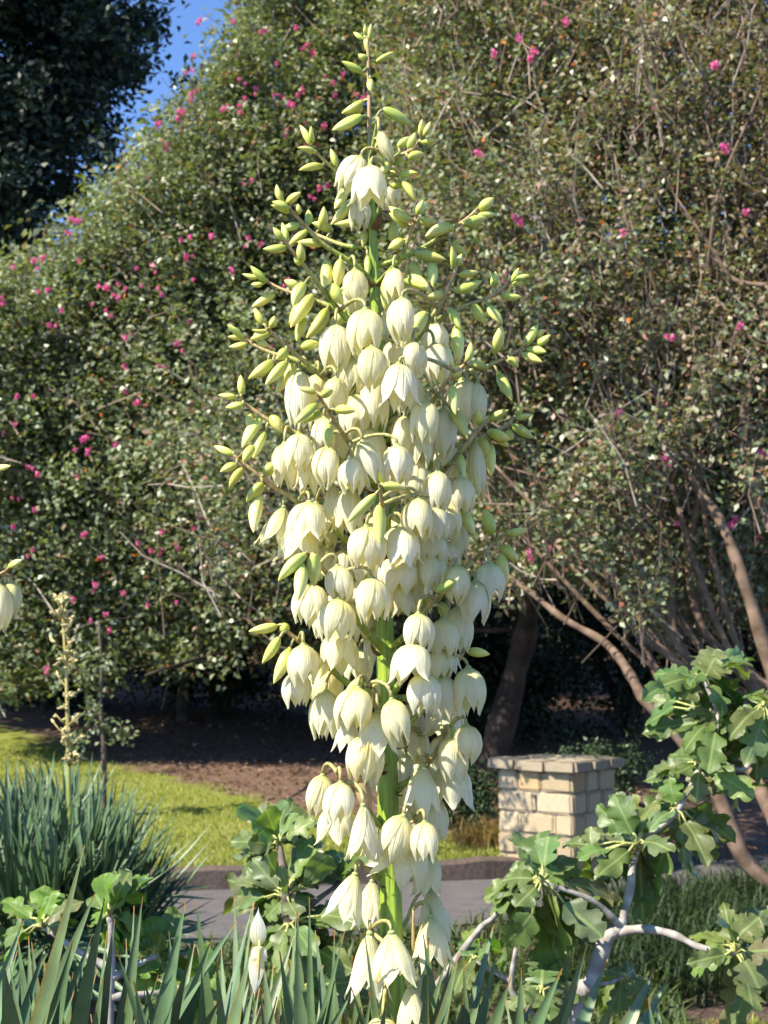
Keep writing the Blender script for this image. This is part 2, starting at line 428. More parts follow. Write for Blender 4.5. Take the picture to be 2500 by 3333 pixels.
V, F, c = blades(26000, near_feet, .05, .007, GC, .8)
tag_stuff(place('grass_strip', big_mesh('grass_strip', V, F, M_GRASS, c)), 'strip of mown grass in front of the dark strappy border', 'grass')
def bed_feet(n):
    x = rng.uniform(-1.6, 5.5, n); lo = 6.5 + x * .2; hi = np.interp(x, [a for a, _ in NEAR], [b for _, b in NEAR]) - .25
    y = lo + (hi - lo) * rng.uniform(0, 1, n)
    k = (x > 1.05 + rng.normal(0, .12, n))
    x, y = x[k], y[k]
    # tufts
    g = rng.integers(0, 700, len(x)); gx = rng.uniform(-1.6, 5.5, 700)
    return np.stack([x, y, np.zeros(len(x))], 1)
def low_feet(n):
    x = rng.uniform(-2.2, 1.3, n); y = 4.2 + rng.uniform(0, 1, n) * (np.interp(x, [a for a, _ in NEAR], [b for _, b in NEAR]) - .35 - 4.2)
    g = np.sin(x * 5.3 + 1) * np.sin(y * 4.1) + rng.normal(0, .5, n); k = g > -.1
    return np.stack([x[k], y[k], np.zeros(k.sum())], 1)
V, F, c = blades(16000, low_feet, .17, .016, [(.06, .095, .025), (.09, .13, .035), (.045, .075, .02), (.13, .16, .05)], 1.2)
tag_stuff(place('low_border_plants', big_mesh('low_border_plants', V, F, M_GRASS, c)), 'low leafy plants in the bed behind the yucca blades', 'ground cover')
V, F, c = blades(24000, bed_feet, .27, .011, [(.025, .048, .014), (.036, .065, .018), (.02, .038, .014), (.05, .08, .025)], 1.1)
tag_stuff(place('border_grass', big_mesh('border_grass', V, F, M_GRASS, c)), 'dark green strappy border plants along the road edge', 'ground cover')
# leaf litter on the mulch under the trees
def litter(n):
    x = rng.uniform(-3.5, 3, n); y = rng.uniform(11.5, 20, n)
    k = y > mulch_lim(x) + .1
    x, y = x[k], y[k]; z = np.array([lawnz(a, b) + .012 for a, b in zip(x, y)])
    cen = np.stack([x, y, z], 1); nr = norm(np.array([0, 0, 1.0]) + rng.normal(0, .35, (len(x), 3)))
    cl = np.array([(.24, .15, .10), (.16, .09, .06), (.32, .22, .15), (.10, .07, .05)])[rng.integers(0, 4, len(x))]
    return leaf_quads(cen, nr, .06, .035, cl)
V, F, c = litter(5000)
tag_stuff(place('leaf_litter', big_mesh('leaf_litter', V, F, M_GRASS, c)), 'dry brown leaf litter on the bare soil under the trees', 'leaf litter')

# ------------------------------------------------------------------ trees
def in_poly(x, y, poly):
    c = np.zeros(len(x), bool); n = len(poly)
    for i in range(n):
        x1, y1 = poly[i]; x2, y2 = poly[(i + 1) % n]
        m = ((y1 > y) != (y2 > y)) & (x < (x2 - x1) * (y - y1) / (y2 - y1 + 1e-9) + x1); c ^= m
    return c
def Pn(px, py, Y):
    a = (px - 1250) / FPX; b = -(py - 1666.5) / FPX
    dy = math.cos(PITCH) - b * math.sin(PITCH); dz = math.sin(PITCH) + b * math.cos(PITCH)
    t = Y / dy
    return np.stack([a * t, Y, EYE + dz * t], 1)
def crown_points(poly, n, front, thick, ngroups, spread):
    """clump centres inside a crown volume: groups of clumps, so there are denser masses and gaps"""
    xs_ = [p[0] for p in poly]; ys_ = [p[1] for p in poly]
    def samp(k):
        out = np.zeros((0, 2))
        while len(out) < k:
            q = np.stack([rng.uniform(min(xs_), max(xs_), k * 2), rng.uniform(min(ys_), max(ys_), k * 2)], 1)
            out = np.concatenate([out, q[in_poly(q[:, 0], q[:, 1], poly)]])
        return out[:k]
    g = samp(ngroups); gd = front(g[:, 0], g[:, 1]) + thick * rng.uniform(0, 1, ngroups) ** 1.3
    gp = Pn(g[:, 0], g[:, 1], gd)
    k = rng.integers(0, ngroups, n)
    pts = gp[k] + rng.normal(0, 1, (n, 3)) * np.array([spread, spread, spread * .7])
    # keep inside the outline
    a = pts[:, 0] / pts[:, 1]; el_ = (pts[:, 2] - EYE) / pts[:, 1]
    cz = math.cos(PITCH) + el_ * math.sin(PITCH); px = 1250 + FPX * a / cz; py = 1666.5 - FPX * (el_ * math.cos(PITCH) - math.sin(PITCH)) / cz
    ok = in_poly(px, py, poly) | (rng.uniform(0, 1, n) < .006)
    return pts[ok], gp
def clump_leaves(cl, per, radius, length, width, palette, weights, cen, upb=.7):
    n = len(cl) * per
    c = np.repeat(cl, per, axis=0) + rng.normal(0, radius, (n, 3))
    out = norm(c - np.asarray(cen)); nor = norm(rng.normal(0, .75, (n, 3)) + out * .35 + np.array([0, -.1, upb]))
    pal = np.asarray(palette)[rng.choice(len(palette), n, p=np.asarray(weights) / np.sum(weights))]
    tone = np.repeat(rng.uniform(.75, 1.3, len(cl)), per)[:, None] * rng.uniform(.8, 1.25, (n, 1))
    return leaf_quads(c, nor, length, width, pal * tone)
def twig_tubes(segs, r0, r1, cols):
    """many thin three-sided twigs: segs (n,k,3)"""
    n, k, _ = segs.shape
    d = norm((segs[:, -1] - segs[:, 0])); x = norm(np.cross(d, rng.normal(size=(n, 3)))); y = np.cross(d, x)
    rr = np.linspace(r0, r1, k)
    ring = []
    for i in range(3):
        a = 2 * np.pi * i / 3
        ring.append(segs + (x * math.cos(a) + y * math.sin(a))[:, None, :] * rr[None, :, None])
    V = np.stack(ring, 2).reshape(-1, 3)                      # n, k, 3
    base = (np.arange(n) * k * 3)[:, None]
    F = []
    for j in range(k - 1):
        for i in range(3):
            F.append(base + np.array([[j * 3 + i, j * 3 + (i + 1) % 3, (j + 1) * 3 + (i + 1) % 3, (j + 1) * 3 + i]]))
    F = np.concatenate(F)
    c = np.asarray(cols)[rng.integers(0, len(cols), n)] * rng.uniform(.7, 1.3, (n, 1))
    return V, F, np.repeat(c, k * 3, axis=0)
def twigs_from(pts, cen, n, ln, r0, r1, cols, droop=0.0):
    p = pts[rng.integers(0, len(pts), n)]
    d = norm(norm(p - np.asarray(cen)) + rng.normal(0, .55, (n, 3)) + np.array([0, 0, .25]))
    L = (ln * rng.uniform(.4, 1.3, n))[:, None]
    a = p - d * L * .6; b = p + d * L * .4
    m1 = a * .66 + b * .34 + rng.normal(0, .04, (n, 3)) * ln; m2 = a * .33 + b * .67 + rng.normal(0, .04, (n, 3)) * ln
    b[:, 2] -= droop * L[:, 0]
    return twig_tubes(np.stack([a, m1, m2, b], 1), r0, r1, cols)

MYR = [(.19, .222, .105), (.14, .178, .075), (.25, .272, .16), (.16, .203, .115), (.28, .205, .13), (.26, .10, .06), (.50, .16, .03)]
MYRW = [40, 28, 22, 20, 6, 1.2, .3]
TW = [(.20, .145, .11), (.28, .21, .16), (.14, .10, .075), (.36, .30, .25)]

LC = [(-380, 1250), (-300, 980), (-150, 860), (0, 870), (130, 830), (230, 730), (375, 610), (455, 490), (510, 400), (590, 320), (690, 230), (740, 90), (790, -80), (930, -420), (1500, -620), (1750, 0),
      (1700, 900), (1600, 1500), (1450, 1950), (1180, 2260), (980, 2220), (860, 2080), (560, 2150), (420, 2160), (300, 2200), (0, 2250), (-250, 2150), (-400, 1800)]
def front_l(px, py):
    q = 1 - ((px - 600) / 1750) ** 2 - ((py - 1150) / 1800) ** 2
    return 14.3 + 2.6 * (1 - np.sqrt(np.clip(q, 0, 1)))
LCEN = (-1.5, 17.5, 3.4)
tl = thing('crape_myrtle_tree', 'broad leafy crape myrtle dotted with pink blossom, overhanging the sloping lawn', 'tree', (1.05, 14.6, .4))
pts, gp = crown_points(LC, 5600, front_l, 1.0, 620, .30)
pts = np.concatenate([pts, rng.normal(0, 1, (230, 3)) * np.array([.75, .45, .65]) + np.array([-.75, 13.6, 3.7])])  # extra leaf clumps, added to throw shade on the trunk
V, F, c = clump_leaves(pts, 56, .12, .074, .043, MYR, MYRW, LCEN)
pts2, gp2 = crown_points(LC, 2600, lambda x, y: front_l(x, y) + 1.5, 2.2, 320, .45)
V2, F2, c2 = clump_leaves(pts2, 30, .19, .12, .07, MYR, MYRW, LCEN)
F2 = F2 + len(V)
L = np.array(tl.location)
place('crown', big_mesh('crown', np.concatenate([V, V2]) - L, np.concatenate([F, F2]), M_FOL, np.concatenate([c, c2])), tl, 'stuff')
V, F, c = twigs_from(np.concatenate([pts, pts2]), (1.2, 15.6, 1.6), 2600, 1.1, .009, .0035, TW)
place('twigs', big_mesh('twigs', V - L, F, M_BARK, c), tl, 'stuff')
def limb(root, name, path, r0, r1, cols, matr=M_BARK, n=8, k=5):
    q = smooth_path(path, k); m = len(q); b = MB()
    # uneven girth
    rr = [(r0 + (r1 - r0) * (i / (m - 1)) ** .8) * (1 + .10 * math.sin(i * 1.3 + r0 * 90) + random.uniform(-.05, .05)) for i in range(m)]
    b.tube(q, rr, n, [cols[i % len(cols)] for i in range(m)])
    return world_part(name, b.V, b.F, matr, root, col=b.col)
BK = [(.20, .145, .105), (.26, .19, .14), (.17, .12, .09)]
BK_SHADE = [(.05, .036, .028), (.065, .047, .036), (.04, .03, .023)]  # darkened bark: the deep canopy shade is put into this colour
limb(tl, 'trunk', [(1.02, 14.7, .3), P(1600, 2480, 14.7), P(1680, 2180, 14.6), P(1720, 1980, 14.4), P(1690, 1700, 14.3), P(1600, 1350, 14.4), P(1450, 800, 14.8)], .19, .05, BK_SHADE)
for path, a_ in (([P(1690, 1980, 14.5), P(1400, 1750, 15.7), P(1000, 1450, 15.6), P(620, 1000, 15.6), P(500, 600, 15.8)], .08),
                 ([P(1640, 1850, 14.4), P(1250, 1850, 15.4), P(850, 1760, 15.2), P(450, 1650, 15.0), P(100, 1500, 15.2)], .07),
                 ([P(1150, 1560, 15.6), P(900, 1150, 15.3), P(760, 850, 15.0), P(690, 640, 14.8), P(560, 520, 14.8)], .045),
                 ([P(1680, 1600, 14.3), P(1300, 1100, 15.6), P(1050, 600, 15.8), P(900, 200, 14.8)], .06),
                 ([P(1660, 2050, 14.6), P(1200, 2060, 15.2), P(800, 2110, 14.6), P(560, 2170, 12.8), P(470, 2200, 12.7)], .035),
                 ([P(880, 1500, 15.6), P(500, 1320, 15.2), P(200, 1150, 15.2), P(-50, 1020, 15.4)], .04)):
    limb(tl, 'branch', path, a_, .012, BK_SHADE, n=6)

RC = [(1150, -600), (3300, -800), (3700, 1500), (3100, 2000), (2800, 2120), (2560, 2080), (2450, 1980), (2330, 2030), (2150, 2060), (1960, 1960), (1780, 1860), (1640, 1990), (1520, 1900), (1430, 1500), (1300, 800)]
def front_r(px, py):
    q = 1 - ((px - 2350) / 1450) ** 2 - ((py - 900) / 1500) ** 2
    return 9.7 + 2.2 * (1 - np.sqrt(np.clip(q, 0, 1)))
RCEN = (2.6, 11.5, 3.0)
tr = thing('crape_myrtle_tree', 'twiggy multi-stemmed crape myrtle with bare tan stems beside the stone pillar', 'tree', (2.78, 9.35, 0))
pts, gpr = crown_points(RC, 4300, front_r, 1.3, 430, .25)
# thinner low down, where the stems show
py_ = 1666.5 - FPX * ((pts[:, 2] - EYE) / pts[:, 1] - math.tan(PITCH)); keep = (py_ < 1400) | (rng.uniform(0, 1, len(pts)) < .62)
pts = pts[keep]
pts = np.concatenate([pts, rng.normal(0, 1, (70, 3)) * np.array([.55, .35, .40]) + np.array([-.55, 10.45, 2.95])])  # overhanging leaf clumps added to dapple the pillar with shadow
sq = np.array([tuple(P(random.gauss(a, 45), random.gauss(b, 40), random.uniform(9.2, 9.6))) for a, b in [(1880, 1560), (1960, 1660), (2060, 1600), (1900, 1780), (2080, 1930), (1830, 1680), (2230, 1420), (2420, 1480), (2330, 1250), (1700, 900), (1780, 960), (1850, 860), (2120, 1400), (1990, 1420)] for _ in range(7)])
pts = np.concatenate([pts, sq])
MYRR = [.5 * np.array(a) + .5 * np.array(a) for a in MYR]
far_up = np.clip((pts[:, 0] - .6) / 1.6, 0, 1) * np.clip((pts[:, 2] - 2.6) / 1.2, 0, 1)
pts = pts[rng.uniform(0, 1, len(pts)) > .28 * far_up]
far_up = np.clip((pts[:, 0] - .6) / 1.6, 0, 1) * np.clip((pts[:, 2] - 2.6) / 1.2, 0, 1)
V, F, c = clump_leaves(pts, 46, .095, .056, .032, MYR, [34, 24, 20, 18, 20, 4, .5], RCEN)
bk_ = rng.uniform(0, 1, len(pts) * 46) < np.repeat(far_up * .5, 46)
c[np.repeat(bk_, 4)] = np.repeat(np.array([(.27, .195, .13), (.20, .14, .095), (.30, .24, .15), (.22, .20, .12)])[rng.integers(0, 4, int(bk_.sum()))], 4, axis=0)
pts2, _ = crown_points([(x, y - 60) for x, y in RC], 3400, lambda x, y: front_r(x, y) + 1.6, 2.0, 640, .42)
V2, F2, c2 = clump_leaves(pts2, 34, .17, .105, .062, MYR, [30, 36, 10, 14, 12, 2, .2], RCEN)
L = np.array(tr.location)
place('crown', big_mesh('crown', np.concatenate([V, V2]) - L, np.concatenate([F, F2 + len(V)]), M_FOL, np.concatenate([c, c2])), tr, 'stuff')
V, F, c = twigs_from(np.concatenate([pts, pts2, pts]), (2.4, 10.4, .8), 6500, .8, .0075, .003, TW)
place('twigs', big_mesh('twigs', V - L, F, M_BARK, c), tr, 'stuff')
BT = [(.17, .112, .074), (.22, .15, .104), (.135, .088, .06), (.19, .132, .092)]
base = Vector((2.78, 9.35, -.03))
def st(*p): return [base + Vector((random.uniform(-.08, .08), random.uniform(-.06, .06), 0))] + [P(*q) for q in p]
limb(tr, 'trunk', st((2440, 2820, 9.35), (2344, 2603, 9.4), (2211, 2398, 9.5), (2103, 2283, 9.55), (2060, 2211, 9.6), (2018, 2145, 9.7), (1958, 2084, 9.8), (1830, 2010, 9.9), (1690, 1900, 10.1), (1500, 1780, 10.4), (1420, 1600, 10.6)), .060, .015, BT)
limb(tr, 'trunk', st((2530, 2700, 9.5), (2400, 2430, 9.8), (2240, 2290, 9.9), (2160, 2230, 9.9), (2091, 2090, 10), (2030, 2000, 10.1), (1890, 1870, 10.2), (1760, 1700, 10.4), (1650, 1450, 10.6)), .055, .013, BT)
limb(tr, 'trunk', st((2570, 2600, 9.6), (2420, 2350, 9.9), (2277, 2199, 10.1), (2193, 2048, 10.2), (2181, 1830, 10.2), (2130, 1600, 10.2), (2070, 1300, 10.3), (1960, 950, 10.5), (1880, 600, 10.8)), .055, .013, BT)
limb(tr, 'trunk', st((2600, 2550, 9.9), (2480, 2280, 10.1), (2374, 2150, 10.2), (2283, 2036, 10.2), (2240, 1820, 10.2), (2280, 1500, 10.2), (2220, 1100, 10.2), (2300, 600, 10.3), (2350, 200, 10.4)), .052, .013, BT)
limb(tr, 'trunk', st((2590, 2500, 9.3), (2500, 2150, 9.4), (2420, 1890, 9.4), (2344, 1695, 9.5), (2253, 1556, 9.6), (2150, 1300, 9.8), (2018, 1092, 10.0), (1900, 800, 10.3), (1760, 450, 10.6)), .060, .015, BT)
limb(tr, 'trunk', st((2720, 2300, 9.2), (2640, 1950, 9.3), (2500, 1700, 9.5), (2420, 1400, 9.7), (2480, 1000, 9.9), (2380, 600, 10.1)), .055, .013, BT)
for k in range(9):
    u_ = k / 8; bx0 = 2560 + 140 * u_; x1 = 2330 + 260 * u_; x2 = 2060 + 330 * u_; x3 = 1760 + 480 * u_; x4 = 1500 + 700 * u_; j_ = lambda: random.uniform(-35, 35); dd = random.uniform(-.15, .7)
    limb(tr, 'trunk', st((bx0 + j_(), 2620 + j_(), 9.6 + dd * .3), (x1 + j_(), 2330 + j_(), 9.8 + dd * .6), (x2 + j_(), 2080 + j_(), 9.9 + dd), (x3 + j_(), 1820 + j_() - 260 * u_, 10 + dd), (x4 + j_(), 1560 - 420 * u_, 10.2 + dd)), random.uniform(.034, .056), .011, BT)
for path, a_ in (([P(2018, 1092, 10), P(2140, 1000, 9.9), P(2100, 850, 9.8), P(2040, 720, 9.8), P(2000, 500, 9.9)], .03),
                 ([P(2500, 930, 9.6), P(2390, 910, 9.7), P(2330, 830, 9.7), P(2290, 770, 9.7), P(2200, 640, 9.8)], .028),
                 ([P(2300, 900, 9.8), P(2340, 620, 9.7), P(2440, 380, 9.7), P(2490, 250, 9.7)], .022),
                 ([P(2150, 1300, 9.8), P(1960, 1200, 9.9), P(1880, 1020, 10), P(1850, 880, 10)], .02),
                 ([P(2480, 1000, 9.9), P(2600, 700, 9.8), P(2560, 300, 9.9), P(2650, 0, 10)], .03),
                 ([P(2181, 1800, 10.2), P(1950, 1640, 10), P(1780, 1560, 9.9), P(1640, 1520, 10)], .025),
                 ([P(2130, 1780, 10.2), P(2000, 1810, 9.9), P(1860, 1790, 9.7), P(1790, 1830, 9.6)], .016)):
    limb(tr, 'branch', path, a_ * .7, .006, BT, n=6)

# pink blossom heads of the two crape myrtles
def blossom_mesh(k):
    n = 34; p = norm(rng.normal(size=(n, 3))) * rng.uniform(.3, 1, (n, 1)) * np.array([.026, .026, .034]) * (1 + .2 * k)
    nor = norm(p + rng.normal(0, .02, (n, 3)))
    cl = np.array([(.86, .20, .46), (.80, .14, .40), (.90, .34, .56), (.72, .12, .34)])[rng.integers(0, 4, n)]
    V, F, c = leaf_quads(p, nor, .026, .024, cl, .1)
    return big_mesh('blossom', V, F, M_BLOS, c)
BM = [blossom_mesh(k) for k in range(4)]
BPX = [(650, 65), (760, 70), (870, 100), (965, 90), (1000, 145), (985, 160), (1010, 165), (900, 205), (1085, 270), (1090, 310), (835, 290), (890, 310), (925, 320), (970, 310), (955, 345), (780, 345), (782, 365), (995, 400), (1298, 65), (1405, 95), (1460, 85), (1400, 165), (1610, 175), (1690, 130), (1740, 170), (1600, 270), (1330, 335), (1300, 215), (630, 185), (605, 235), (520, 400), (510, 405), (585, 365), (600, 360), (640, 300), (215, 755), (225, 760), (245, 720), (145, 835), (110, 850), (120, 875), (125, 950), (155, 945), (300, 990), (385, 925), (340, 935), (350, 935), (380, 970), (345, 1010), (460, 930), (505, 885), (590, 780), (690, 770), (850, 795), (800, 800), (630, 910), (200, 1010), (180, 1060), (10, 985), (5, 970), (515, 1195), (415, 1205), (410, 1275), (110, 1290), (55, 1290), (275, 1430), (285, 1425), (245, 1465), (50, 1380), (10, 1410), (625, 1640), (645, 1675), (525, 1730), (450, 1770), (520, 1795), (310, 1905), (300, 1925), (355, 2050), (295, 2020), (345, 2000), (150, 2195), (750, 1735), (660, 1870), (575, 1960), (90, 1520), (40, 1620), (730, 1780), (450, 1310), (690, 600), (795, 600), (1010, 640), (1650, 885), (1640, 910), (1760, 900), (1775, 890), (1755, 1010), (1690, 720), (2390, 1030), (2410, 1060), (2170, 1095), (2015, 1340), (2160, 1490), (2180, 1480), (1875, 1605), (1940, 1595), (2025, 1633), (2197, 1640), (2205, 1705), (1790, 1785), (1730, 1815), (2070, 1940), (2350, 1450), (2250, 60), (2330, 210), (1840, 70), (2000, 75), (2130, 370), (2360, 480), (1560, 500), (2430, 690), (2030, 760), (2225, 960), (2480, 1480), (1700, 1700), (2390, 1690)]
for q in range(75):
    x_ = random.uniform(0, 1250); y_ = random.uniform(120, 2000)
    if in_poly(np.array([x_]), np.array([y_]), LC)[0]: BPX.append((x_, y_))
for px, py in BPX:
    right = px > 1550
    root = tr if right else tl
    if right and random.random() < .3: continue
    for q in range(1 if random.random() < .6 else 2):
        f = float((front_r if right else front_l)(np.array([px]), np.array([py]))[0]) - .42
        p = P(px + q * random.uniform(-26, 26), py + q * random.uniform(-22, 22), f)
        o = place('blossom', random.choice(BM), root); o.location = p - Vector(root.location)
        o.rotation_euler = (random.uniform(-.4, .4), random.uniform(-.4, .4), random.uniform(0, 6)); s = random.uniform(.6, 1.0); o.scale = (s, s, s)

# dark evergreen at upper left
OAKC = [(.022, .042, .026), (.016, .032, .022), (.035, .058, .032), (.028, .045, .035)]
OC = [(-900, -900), (300, -900), (520, -300), (540, 20), (500, 130), (470, 170), (440, 250), (380, 330), (390, 420), (340, 520), (290, 620), (220, 730), (90, 840), (0, 930), (-200, 1250), (-900, 1500)]
ok_ = thing('evergreen_oak_tree', 'tall dark green evergreen oak in its own shade against the blue sky', 'tree', (-9.5, 23, .6))
OCEN = (-9.5, 23, 7)
def front_o(px, py):
    q = 1 - ((px + 700) / 1700) ** 2 - ((py + 0) / 2000) ** 2
    return 18.5 + 4.0 * (1 - np.sqrt(np.clip(q, 0, 1)))
pts, _ = crown_points(OC, 3400, front_o, 3.5, 260, .42)
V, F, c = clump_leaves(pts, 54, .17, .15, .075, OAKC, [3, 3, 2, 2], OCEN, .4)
L = np.array(ok_.location)
place('crown', big_mesh('crown', V - L, F, M_FOLD, c), ok_, 'stuff')
limb(ok_, 'trunk', [(-9.5, 23, .5), (-9.3, 23, 3), (-9.0, 22.8, 6), (-8.6, 22.5, 9), (-8.3, 22.3, 12)], .45, .12, [(.06, .05, .04), (.08, .065, .05)])
for q in range(9):
    a = q * 2.4; p0 = Vector((-9.1, 22.8, 4 + q * .7))
    limb(ok_, 'branch', [p0, p0 + Vector((math.cos(a) * 1.5, math.sin(a) * 1.5, .7)), p0 + Vector((math.cos(a + .3) * 3.6, math.sin(a + .3) * 3, 1.1))], .15, .03, [(.06, .05, .04), (.08, .065, .05)], n=6)

shade_oak = thing('evergreen_oak_tree', 'unseen dark evergreen oak added beside the lawn to shade the bare soil', 'tree', (-10.5, 17.2, lawnz(-10.5, 17.2)))  # out of view on the left, added for the shade it casts
cc = norm(rng.normal(size=(420, 3))) * rng.uniform(.3, 1, (420, 1)) ** .5 * np.array([3.2, 2.6, 3.2]) + np.array([-10.3, 17.2, 6.6])
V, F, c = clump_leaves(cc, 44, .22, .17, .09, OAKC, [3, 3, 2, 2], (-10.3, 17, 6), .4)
place('crown', big_mesh('crown', V - np.array(shade_oak.location), F, M_FOLD, c), shade_oak, 'stuff')
limb(shade_oak, 'trunk', [Vector(shade_oak.location) - Vector((0, 0, .1)), Vector((-10.4, 17.2, 3)), Vector((-10.2, 17.2, 7.5))], .3, .1, [(.06, .05, .04)])
# shaded evergreen trees and shrubs behind the mulch bed
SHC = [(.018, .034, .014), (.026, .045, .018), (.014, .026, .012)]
def bush(name, label, cat, x, y, rx, rz, n, group=None, lf=.09, pal=SHC, z0=None, trunk=True):
    z0 = lawnz(x, y) if z0 is None else z0
    t = thing(name, label, cat, (x, y, z0), group)
    g = norm(rng.normal(size=(60, 3))) * rng.uniform(.35, 1, (60, 1)) * np.array([rx, rx * .8, rz]) + np.array([0, 0, rz * .98])
    p = g[rng.integers(0, 60, n)] + rng.normal(0, .16 * rx, (n, 3)); p = p[p[:, 2] > .05]
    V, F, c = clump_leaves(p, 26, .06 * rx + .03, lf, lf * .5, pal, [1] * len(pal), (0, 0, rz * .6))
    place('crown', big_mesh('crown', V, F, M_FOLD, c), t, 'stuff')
    if trunk:
        for k in range(4):
            a = k * 1.6 + x; b = MB()
            b.tube([(0, 0, -.05), (math.cos(a) * rx * .2, math.sin(a) * rx * .2, rz * .5), (math.cos(a) * rx * .5, math.sin(a) * rx * .4, rz * 1.2)], [.05 * rx + .008, .035 * rx + .006, .015], 6, [(.07, .055, .04)] * 3)
            place('stem', mesh('stem', b.V, b.F, M_BARK, col=b.col), t)
    return t
SH = [(-4.6, 19.5, 1.3, 1.0), (-2.2, 19.2, 1.4, 1.1), (.2, 18.8, 1.4, 1.15), (1.6, 17.2, .9, .8), (-6.2, 23.5, 1.7, 1.6), (-3.4, 24.5, 1.8, 2.0), (-.6, 23.5, 1.7, 1.8), (1.9, 22.5, 1.8, 2.1), (4.4, 22, 1.9, 2.2), (7.0, 22.5, 1.8, 2.0), (3.2, 18.6, 1.3, 1.5), (5.6, 18.2, 1.5, 1.7)]
for i, (x, y, rx, rz) in enumerate(SH):
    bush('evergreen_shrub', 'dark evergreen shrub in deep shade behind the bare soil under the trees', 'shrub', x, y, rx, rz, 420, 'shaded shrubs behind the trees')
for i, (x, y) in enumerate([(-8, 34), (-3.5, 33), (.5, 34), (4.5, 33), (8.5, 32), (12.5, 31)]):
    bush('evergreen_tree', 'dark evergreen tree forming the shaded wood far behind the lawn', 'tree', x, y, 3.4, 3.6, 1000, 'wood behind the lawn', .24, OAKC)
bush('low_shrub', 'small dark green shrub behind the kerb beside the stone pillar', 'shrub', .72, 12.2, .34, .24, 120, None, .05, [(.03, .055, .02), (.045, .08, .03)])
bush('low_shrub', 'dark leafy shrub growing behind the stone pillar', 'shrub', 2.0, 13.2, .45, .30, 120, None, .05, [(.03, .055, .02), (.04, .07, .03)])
# slender sapling on the lawn with a few tufts of leaves
sp_ = thing('sapling', 'slender sapling with a bare thin stem standing on the lawn', 'tree', P(341, 2560, 12.3))
sp_.location.z = lawnz(sp_.location.x, 12.3)
limb(sp_, 'trunk', [Vector(sp_.location) - Vector((0, 0, .03)), P(338, 2440, 12.3), P(328, 2300, 12.3), P(331, 2180, 12.3), P(322, 2020, 12.35)], .028, .012, [(.10, .08, .065)], n=6)
pp = np.array([tuple(P(*q)) for q in [(380, 2385, 12.3), (405, 2395, 12.25), (350, 2370, 12.3), (260, 2410, 12.2), (300, 2330, 12.3), (230, 2405, 12.2), (320, 2130, 12.3), (270, 2200, 12.2), (370, 2170, 12.2), (180, 2230, 12.2), (300, 2290, 12.2)]])
V, F, c = clump_leaves(pp, 30, .05, .06, .034, MYR[:4], [1, 1, 1, 1], (sp_.location.x, 13, 1))
place('crown', big_mesh('crown', V - np.array(sp_.location), F, M_FOL, c), sp_, 'stuff')
tk = thing('shade_tree', 'dark trunk of a tree standing in shade beyond the lawn', 'tree', (-2.6, 18.4, lawnz(-2.6, 18.4)))
limb(tk, 'trunk', [Vector(tk.location) - Vector((0, 0, .05)), P(600, 2250, 18.4), P(620, 2100, 18.3), P(560, 1800, 18.2)], .10, .06, BK_SHADE)
cc = rng.normal(0, 1, (110, 3)) * np.array([1.2, 1.0, .6]) + np.array([-2.9, 18.2, 4.2])
V, F, c = clump_leaves(cc, 40, .2, .11, .06, MYR[:4], [1, 1, 1, 1], (-2.9, 18.2, 3))
place('crown', big_mesh('crown', V - np.array(tk.location), F, M_FOL, c), tk, 'stuff')

# ------------------------------------------------------------------ stone pillar
pc = P(1815, 2700, 11.15); px0, py0 = pc.x, 11.15
RZ = R(-38); PW, PH = .335, .80
pil = thing('stone_pillar', 'square cream limestone pillar with flat cap, sun dappled on one face', 'pillar', (px0, py0, 0))
b = MB(); b.box((0, 0, PH / 2 - .03), PW - .022, PW - .022, PH / 2, RZ); place('core', mesh('core', b.V, b.F, M_MORTAR, smooth=False), pil)
SC = [(.50, .405, .27), (.55, .455, .31), (.45, .365, .245), (.54, .40, .23), (.57, .48, .345)]
def stone_mesh():
    me = bpy.data.meshes.new('stone'); import bmesh
    bm = bmesh.new(); bmesh.ops.create_cube(bm, size=1)
    for v in bm.verts: v.co += Vector((random.uniform(-.025, .025), random.uniform(-.03, .03), random.uniform(-.03, .03)))
    bmesh.ops.bevel(bm, geom=bm.edges[:], offset=.09, segments=2, affect='EDGES')
    for v in bm.verts: v.co += Vector([random.uniform(-.022, .022) for _ in range(3)])
    bm.to_mesh(me); bm.free(); me.materials.append(M_STONE)
    return me
STM = [stone_mesh() for _ in range(5)]
nc = 5; ch = PH / nc
for r_ in range(nc):
    for side in range(4):
        a = RZ + side * math.pi / 2
        cuts = [0] + sorted(random.uniform(.22, .78) if k == 0 else random.uniform(.3, .7) for k in range(1)) + [1]
        if random.random() < .65: cuts = [0, random.uniform(.22, .40), random.uniform(.58, .78), 1]
        off = .0 if (r_ + side) % 2 else .0
        for c0, c1 in zip(cuts, cuts[1:]):
            lw = (c1 - c0) * PW * 2; cx = (c0 + c1) / 2 * PW * 2 - PW
            dep = .10
            loc = Vector((cx, -(PW - dep / 2) - random.uniform(-.004, .006), 0)); loc.rotate(Matrix.Rotation(a, 3, 'Z'))
            o = place('stone', random.choice(STM), pil); o.location = (loc.x, loc.y, r_ * ch + ch / 2)
            o.rotation_euler = (0, 0, a); o.scale = (lw - .012, dep, ch - .012); k_ = random.choice(SC); f_ = random.uniform(.88, 1.1); o.color = (*[v * f_ for v in k_], 1)
